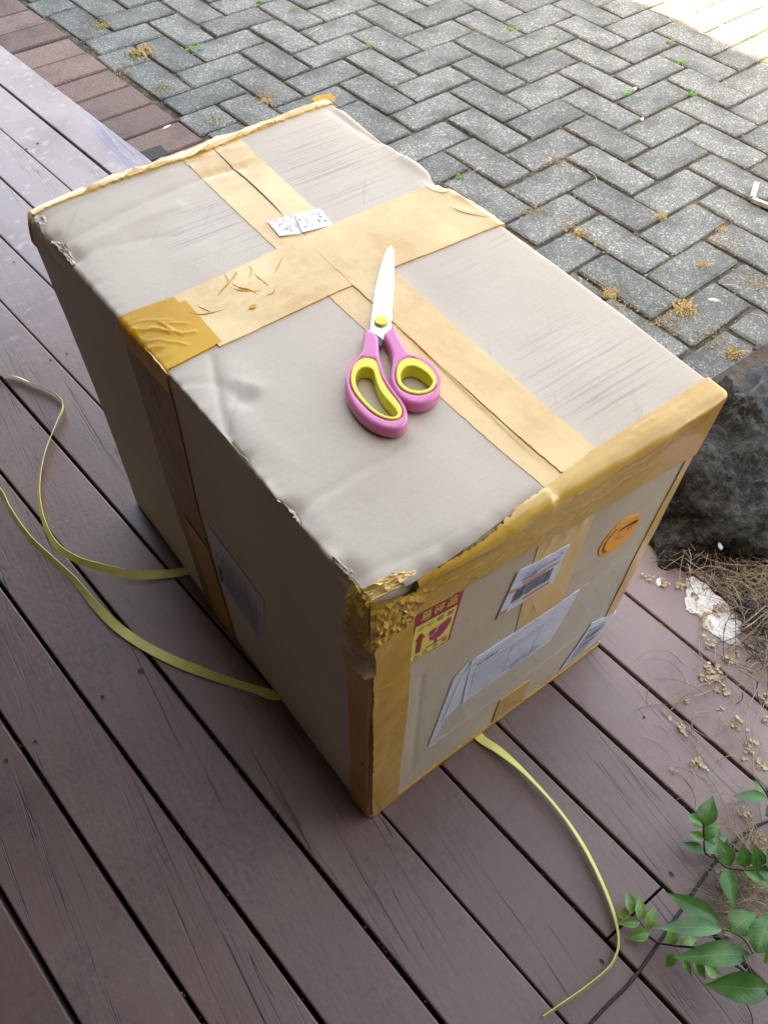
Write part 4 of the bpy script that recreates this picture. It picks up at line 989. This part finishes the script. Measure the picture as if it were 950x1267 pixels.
strawmass('dry_straw', [(935, 735, 28, 28), (940, 780, 16, 30), (880, 695, 25, 7)], 300, 'darker rotted stems mixed under the straw at the foot of the rock', 'dead stems', M['dark'], .02, .07, .014, .0008, 12)
strawmass('dry_straw', [(912, 1090, 18, 34), (905, 1130, 14, 24), (930, 1060, 14, 18), (940, 1110, 10, 30)], 380, 'dead straw heaped on the boards under the green leaves', 'dead stems', M['straw'], .015, .06, .015, .0005, 3)
strawmass('dry_straw', [(860, 850, 30, 22), (905, 905, 26, 40), (870, 940, 40, 30), (930, 850, 14, 60)], 60, 'thin pale stems scattered singly across the boards right of the carton', 'dead stems', M['straw'], .02, .07, .006, .0005, 4, 1.6)
# longer bent stalks one can follow
stk = [[(835, 870), (862, 850), (885, 842), (900, 836)], [(830, 878), (845, 866), (870, 858), (895, 848)], [(855, 910), (856, 890), (862, 882), (878, 880)], [(846, 892), (862, 905), (880, 915), (910, 925)], [(925, 925), (922, 900), (926, 875), (938, 850), (950, 832)], [(932, 960), (930, 920), (936, 890), (950, 862)], [(885, 800), (884, 815), (886, 830)], [(905, 800), (900, 830), (893, 842)], [(890, 890), (905, 905), (925, 925), (950, 930)], [(915, 775), (935, 760), (950, 745)], [(905, 782), (925, 775), (950, 755)], [(870, 690), (900, 698), (950, 700)], [(855, 708), (880, 700), (920, 712)]]
STW = ['rising left to right into the dried flower clump, uppermost', 'running just under the first one into the flower clump', 'bent in a hook across the second board gap', 'sagging from the hook across the board below', 'arching tall along the right edge over the wide gap', 'standing beside the tall arch at the right edge', 'short and upright below the white crust', 'falling from the crust into the flower clump', 'lying low towards the right edge on the outer board', 'slanting up at the right edge above the wide gap', 'parallel to it, starting at the crust end', 'lying level along the foot of the rock', 'lying just under the level one at the rock foot']
for k, q in enumerate(stk):
    P = [at(px, py, .004 + .012 * math.sin(PI * i / (len(q) - 1)) + (.015 if k > 8 else 0)) for i, (px, py) in enumerate(q)]
    v, f = tube(smoothpts(P, 4), .0008, 4, .6); o = mesh_obj('dry_stalk', v, f, M['straw']); tag(o, 'thin pale dry stalk ' + STW[k], 'stalk', 'loose dry stalks on the deck')
def petals(name, p, r, n, mat, seed):
    rnd = random.Random(seed); V, Fc = [], []
    for _ in range(n):
        a = rnd.uniform(0, 2 * PI); c = Vector((rnd.gauss(0, r * .45), rnd.gauss(0, r * .45), rnd.uniform(.001, .006))); s = r * rnd.uniform(.16, .42)
        ax = Vector((math.cos(a), math.sin(a), rnd.uniform(-.3, .7))).normalized() * s; bx = Vector((-math.sin(a), math.cos(a), rnd.uniform(-.4, .5))).normalized() * s * .7
        pts = [c - ax, c - ax * .4 + bx, c + ax * .6 + bx * .8, c + ax * 1.05 + Vector((0, 0, s * .4)), c + ax * .5 - bx * .9, c - ax * .5 - bx, c + Vector((0, 0, -s * .3))]
        pts = [Vector((q.x, q.y, max(.0008, q.z))) for q in pts]
        add(V, Fc, pts, [(0, 1, 6), (1, 2, 6), (2, 3, 6), (3, 4, 6), (4, 5, 6), (5, 0, 6)])
    o = mesh_obj(name, V, Fc, mat); o.location = p; return o
fl = [(877, 796, .013), (902, 818, .013), (905, 812, .010), (877, 829, .014), (869, 841, .012), (886, 843, .014), (895, 857, .012), (848, 866, .007), (840, 900, .013), (892, 878, .010), (912, 898, .013), (922, 930, .014), (941, 945, .013), (830, 953, .008), (867, 945, .012), (860, 950, .009), (943, 862, .012), (945, 890, .010), (820, 722, .010), (800, 716, .010), (905, 760, .010), (840, 725, .012), (920, 1008, .012), (893, 1095, .014), (940, 1040, .013), (905, 1150, .013), (952, 785, .012), (925, 800, .012), (930, 720, .012), (900, 735, .010), (945, 745, .012)]
FLW = ['above the wide gap, just below the white crust', 'right of the wide board gap, under the stringy crust end', 'above the wide gap next to the stringy crust end', 'at the top of the clump left of the wide gap', 'at the left end of the clump by the wide gap', 'in the middle of the clump by the wide gap', 'at the right end of the clump touching the wide gap', 'tucked under the pale stalks left of the big clump', 'alone left of the second gap from the rock', 'below the big clump beside a dark speck', 'on the bent stalk in the middle of the outer board', 'right of the second gap where stalks end', 'at the right edge above the drooping leaf', 'alone and flat, lowest on the left of the litter', 'upper of the joined pair on the second board', 'lower of the joined pair on the second board', 'at the right edge beside the wide gap', 'at the right edge just below the wide gap', 'beside the white oval flake near the carton', 'closest to the carton, left of the white flake', 'on the straw right of the white crust', 'left of the white crust top', 'below the drooping leaf at the right edge', 'in the straw left of the upright leaves', 'in the straw above the upright oval leaves', 'in the straw between the large leaves', 'in the straw at the right edge below the crust', 'at the lower end of the white crust', 'in the straw heap under the rock', 'in the straw touching the crust edge', 'in the straw heap at the right picture edge']
for k, (px, py, r) in enumerate(fl):
    o = petals('dried_flower', at(px, py, 0), r * .85, 10, M['petal'], k); tag(o, 'crumpled tan dried flower ' + FLW[k], 'dried flower', 'dried flowers on the deck')
# white crust on the outer board edge
bm = bmesh.new(); rnd = random.Random(6)
poly = [(849, 716), (858, 712), (872, 722), (890, 738), (905, 755), (916, 768), (918, 782), (912, 790), (916, 800), (905, 796), (890, 790), (882, 784), (872, 776), (862, 762), (852, 758), (846, 745), (850, 730)]
P = [at(px, py, .002) for px, py in poly]; cen = sum(P, Vector()) / len(P); rows = 7; V = []; Fc = []; n = len(P) * 3
PP = []
for i in range(len(P)):
    for k in range(3): q = P[i].lerp(P[(i + 1) % len(P)], k / 3); PP.append(q + Vector((rnd.uniform(-1, 1), rnd.uniform(-1, 1), 0)) * .0028)
for j in range(rows + 1):
    t = j / rows
    for q in PP:
        p = q.lerp(cen, t) + Vector((rnd.uniform(-1, 1), rnd.uniform(-1, 1), 0)) * .0010; p.z = .0004 if j == 0 else .0028 + .0034 * noise.noise(p * 55) + rnd.uniform(0, .0018); V.append(p)
for j in range(rows):
    for i in range(n): Fc.append((j * n + i, j * n + (i + 1) % n, (j + 1) * n + (i + 1) % n, (j + 1) * n + i))
Fc.append(tuple(rows * n + i for i in range(n)))
tag(mesh_obj('white_crust', V, Fc, M['white'], smooth=False), 'lumpy white flaking crust on the board edge below the rock', 'crust')
for k, (px, py, r) in enumerate(((882, 758, .012), (873, 768, .011), (893, 752, .011), (858, 738, .009))):
    o = petals('curled_flake', at(px, py, .004), r, 6, M['petal'], 90 + k); tag(o, 'curled tan petal on the white crust, ' + ('the largest, at its middle', 'at its lower left rim', 'right of the middle', 'at its upper end')[k], 'petal', 'tan petals on the white crust')
def chip(name, px, py, z, l, wd, a, mat, label, cat, grp=None):
    c = at(px, py, z); ux = Vector((math.cos(a), math.sin(a), 0)); uy = Vector((-ux.y, ux.x, 0))
    pts = [c - ux * l, c - ux * l * .3 + uy * wd, c + ux * l * .7 + uy * wd * .7, c + ux * l, c + ux * l * .4 - uy * wd * .8, c - ux * l * .6 - uy * wd]
    V = [p + Vector((0, 0, .0005)) for p in pts] + [p.lerp(c, .15) + Vector((0, 0, .0022 + .0012 * (i % 2))) for i, p in enumerate(pts)]
    Fc = [(i, (i + 1) % 6, 6 + (i + 1) % 6, 6 + i) for i in range(6)] + [tuple(range(6, 12))]
    return tag(mesh_obj(name, V, Fc, mat, smooth=False), label, cat, grp)
chip('white_chip', 814, 721, 0, .008, .004, .6, M['white'], 'white oval flake on the board close to the carton and the foot of the rock', 'flake')
chip('white_chip', 883, 372, PZ, .013, .0035, -.9, M['white'], 'slim white chip on the pavers right of the spiky dried tuft', 'flake')
chip('white_chip', 206, 158, PZ, .014, .002, .2, M['white'], 'white sliver on the red brick nearest the carton', 'flake')
chip('white_chip', 785, 110, PZ, .006, .005, .3, M['white'], 'white speck on the pavers beside a weed in the upper right', 'flake')
chip('white_chip', 794, 148, PZ, .006, .004, .1, M['white'], 'white speck on the pavers below the upper right weeds', 'flake')
chip('white_chip', 890, 676, .05, .007, .003, .9, M['paper'], 'small pale fleck on the shaded base of the mossy rock', 'flake')
for a, b_, t_ in (((382, 42), (398, 33), 'pale sliver of a twig on the paving above the box, left of centre'), ((398, 33), (396, 40), 'short spur beside the pale twig at the top left of centre'), ((260, 140), (270, 155), 'curly pale root on the dark dirty paver behind the back edge of the box'), ((728, 212), (738, 226), 'small pale twig in a joint right of the taped edge'), ((865, 40), (885, 52), 'white twig lying across the shadow edge at the top right'), ((893, 352), (917, 357), 'thin dark twig on the pavers right of the white chip'), ((928, 388), (946, 398), 'pale straw on the pavers at the far right'), ((595, 208), (585, 212), 'short grey twig in a joint by the box corner')):
    p, q = at(*a, PZ + .004), at(*b_, PZ + .004); m_ = (p + q) / 2 + Vector((.004, -.003, .003)); v, f = tube(smoothpts([p, m_, q], 4), .0012, 4); tag(mesh_obj('twig', v, f, M['wood']), t_, 'twig', 'twigs on the paving')
# wooden scrap at the right edge
def bar(a, b_, wd, h):
    t = (b_ - a).normalized(); s = Vector((-t.y, t.x, 0)) * wd / 2; up = Vector((0, 0, h)); v = [a - s, a + s, b_ + s, b_ - s]; v = v + [p + up for p in v]
    return v, [(0, 3, 2, 1), (4, 5, 6, 7), (0, 1, 5, 4), (1, 2, 6, 5), (2, 3, 7, 6), (3, 0, 4, 7)]
WS = empty('wood_scrap', tuple(at(930, 247, PZ))); tag(WS, 'weathered L-shaped scrap of wood on the pavers at the right edge of the picture', 'wood scrap')
v, f = bar(at(934, 230, PZ + .001), at(929, 248, PZ + .001), .012, .010); put('upright', WS, v, f, M['wood'], False)
v, f = bar(at(929, 249, PZ + .001), at(962, 262, PZ + .001), .010, .009); put('rail', WS, v, f, M['wood'], False)
v, f = bar(at(937, 246, PZ + .001), at(964, 254, PZ + .001), .006, .004); put('slot', WS, v, f, M['dark'], False)
chip('brown_leaf', 939, 431, PZ, .016, .007, -.5, M['black'], 'curled dark brown leaf on the pavers above the rock at the right edge', 'dead leaf')

# ------------------------------------------------------------------ green plant and trailing stems
def leaf(base, tip, wd, mat, root, up=Vector((0, 0, 1)), fold=.25, droop=.12, n=9, tilt=0.0):
    b_, t = Vector(base), Vector(tip); d = t - b_; L = d.length; dn = d.normalized(); s = dn.cross(up).normalized(); u = s.cross(dn).normalized()
    if tilt: s, u = s * math.cos(tilt) + u * math.sin(tilt), u * math.cos(tilt) - s * math.sin(tilt)
    V, Fc, UVs = [], [], []; cols = (-1, -.5, 0, .5, 1)
    for i in range(n + 1):
        x = i / n; h = wd * .84 * (math.sin(PI * min(1, x ** .78)) ** 1.15) * (1 - .12 * x) * .64 if 0 < x < 1 else wd * .015
        for c in cols:
            z = fold * h * abs(c) ** 1.3 - droop * L * (x ** 2) + droop * L * .25 * math.sin(x * 5) + .03 * wd * math.sin(x * 17 + c * 2) * abs(c)
            V.append(b_ + dn * L * x + s * c * h + u * z); UVs.append((.5 + c * .5, x))
    for i in range(n):
        for k in range(4): Fc.append((i * 5 + k, i * 5 + k + 1, i * 5 + k + 6, i * 5 + k + 5))
    o = put('leaf', root, V, Fc, mat); uvl = o.data.uv_layers.new(name='uv')
    for lp in o.data.loops: uvl.data[lp.index].uv = UVs[lp.vertex_index]
    return o
def P4(x, y, z): return at(800 + x / 4.127, 960 + y / 4.127, z)
def P6(x, y, z): return at(740 + x / 6.777, 1080 + y / 6.777, z)
def stemof(root, pts, r, mat=M['stem'], name='stem'):
    v, f = tube(smoothpts(pts, 5), r, 6, .6); return put(name, root, v, f, mat)
kz = 4.127 * 1000
A1 = empty('green_plant', tuple(P4(300, 395, .0))); tag(A1, 'dense dark green sprig of pointed leaves standing over the board gap at the right', 'plant', 'green sprigs at the deck edge')
stemof(A1, [P4(345, 420, .005), P4(298, 395, .02), P4(290, 320, .045), P4(290, 245, .075)], .0012)
for b_, t, z0, z1, wd, m, tl in (((290, 258), (335, 100), .070, .085, .021, 'leaf', .3), ((286, 262), (208, 188), .068, .072, .020, 'leaf', -.3), ((290, 328), (215, 280), .048, .045, .012, 'leafy', 0), ((294, 322), (373, 232), .050, .058, .018, 'leaf', .5), ((296, 330), (362, 285), .045, .045, .017, 'leaf', -.3), ((292, 392), (178, 335), .030, .030, .013, 'leaf', 0), ((300, 392), (372, 345), .028, .022, .015, 'leaf', .2), ((350, 330), (412, 312), .03, .03, .010, 'leaf', 0)):
    leaf(P4(*b_, z0), P4(*t, z1), wd, M[m], A1, tilt=tl)
A2 = empty('green_plant', tuple(P6(430, 540, .0))); tag(A2, 'small pale green sprig of six young leaves next to the curved yellow strap', 'plant', 'green sprigs at the deck edge')
stemof(A2, [P6(500, 585, .006), P6(420, 520, .012), P6(370, 440, .018), P6(290, 345, .018)], .0009)
for b_, t, z0, z1, wd in (((290, 330), (243, 150), .022, .030, .0115), ((355, 392), (350, 195), .024, .030, .0115), ((415, 475), (476, 282), .020, .028, .0115), ((350, 415), (165, 420), .020, .020, .0100), ((425, 503), (237, 542), .018, .016, .0125), ((265, 350), (148, 345), .018, .010, .0110), ((255, 355), (175, 395), .014, .008, .007)):
    leaf(P6(*b_, z0), P6(*t, z1), wd * 1.12, M['leafy'], A2, fold=.35)
A3 = empty('green_plant', tuple(P4(619, 1110, .0))); tag(A3, 'sprawling sprig with the largest glossy green leaves in the bottom right corner', 'plant', 'green sprigs at the deck edge')
stemof(A3, [P4(680, 1150, .12), P4(619, 1110, .11), P4(500, 1000, .095), P4(390, 935, .085), P4(265, 882, .06), P4(150, 868, .03), P4(55, 852, .008), P4(0, 815, .006)], .0017)
stemof(A3, [P4(540, 905, .10), P4(500, 840, .095), P4(440, 800, .09), P4(385, 785, .085)], .0010)
stemof(A3, [P4(390, 930, .085), P4(375, 880, .07), P4(372, 840, .05)], .0008)
stemof(A3, [P4(560, 1060, .10), P4(500, 940, .10), P4(490, 900, .09)], .0009)
for b_, t, z0, z1, wd, m, tl in (((375, 752), (98, 588), .085, .080, .026, 'leaf', .15), ((388, 785), (58, 757), .085, .090, .024, 'leaf', -.2), ((425, 795), (555, 690), .085, .095, .034, 'leaf', .2), ((553, 905), (640, 690), .11, .12, .034, 'leaf', .1), ((528, 915), (145, 912), .095, .090, .030, 'leaf', -.1), ((640, 1095), (290, 1066), .11, .095, .034, 'leaf', .1),
      ((125, 868), (125, 775), .020, .028, .0150, 'leafy', 0), ((140, 905), (102, 980), .022, .018, .0130, 'leafy', 0), ((165, 862), (258, 825), .03, .03, .013, 'leafy', 0), ((180, 930), (236, 1030), .035, .025, .010, 'leafy', 0), ((230, 938), (318, 1048), .05, .035, .013, 'leafy', 0), ((290, 960), (378, 1020), .05, .04, .020, 'leafy', 0), ((690, 870), (600, 960), .11, .10, .022, 'leafy', .2)):
    leaf(P4(*b_, z0), P4(*t, z1), wd * (.80 if m == 'leaf' else .9), M[m], A3, tilt=tl)
A4 = empty('green_plant', tuple(P4(619, 470, .0))); tag(A4, 'sprig with a row of upright oval leaves above the straw at the right edge', 'plant', 'green sprigs at the deck edge')
stemof(A4, [P4(330, 395, .02), P4(400, 465, .04), P4(480, 480, .055), P4(560, 478, .06), P4(680, 480, .06)], .0011)
for b_, t, z0, z1, wd, m, tl in (((425, 462), (368, 318), .045, .06, .018, 'leaf', .2), ((398, 475), (445, 668), .045, .05, .018, 'leaf', -.2), ((495, 468), (495, 352), .058, .075, .019, 'leaf', 0), ((568, 470), (560, 358), .06, .08, .018, 'leaf', .1), ((640, 475), (625, 380), .06, .08, .017, 'leaf', 0), ((488, 480), (650, 565), .056, .05, .017, 'leaf', .2), ((560, 480), (700, 520), .06, .055, .015, 'leaf', -.2)):
    leaf(P4(*b_, z0), P4(*t, z1), wd, M[m], A4, tilt=tl)
A5 = empty('green_plant', tuple(P4(619, 150, .0))); tag(A5, 'single drooping green leaf pair cut off at the right edge above the straw heap', 'plant', 'green sprigs at the deck edge')
stemof(A5, [P4(660, 200, .02), P4(625, 120, .04), P4(590, 60, .05), P4(540, 0, .05)], .0014)
for b_, t, z0, z1, wd in (((612, 112), (448, 96), .045, .05, .014), ((615, 130), (700, 110), .045, .05, .016), ((600, 85), (540, 10), .04, .03, .010), ((618, 140), (625, 220), .04, .02, .016)):
    leaf(P4(*b_, z0), P4(*t, z1), wd, M['leaf'], A5)
pts = [at(970, 1006, .006), at(925, 1028, .005), at(900, 1050, .004), at(878, 1075, .004), at(850, 1115, .004), at(815, 1166, .004), at(782, 1212, .004), at(745, 1250, .004), at(710, 1290, .004)]
v, f = tube(smoothpts(pts, 5), .0019, 6, .9); tag(mesh_obj('trailing_stem', v, f, M['dark']), 'long thin dark stem trailing diagonally across the boards in the bottom right', 'stem')
pts = [P4(470, 1105, .05), P4(510, 1170, .02), P4(535, 1230, .004), P4(540, 1290, .003)]
v, f = tube(smoothpts(pts, 5), .0007, 5, .7); tag(mesh_obj('trailing_stem', v, f, M['dark']), 'hair-thin dark tendril curling down at the bottom edge under the large leaves', 'stem')
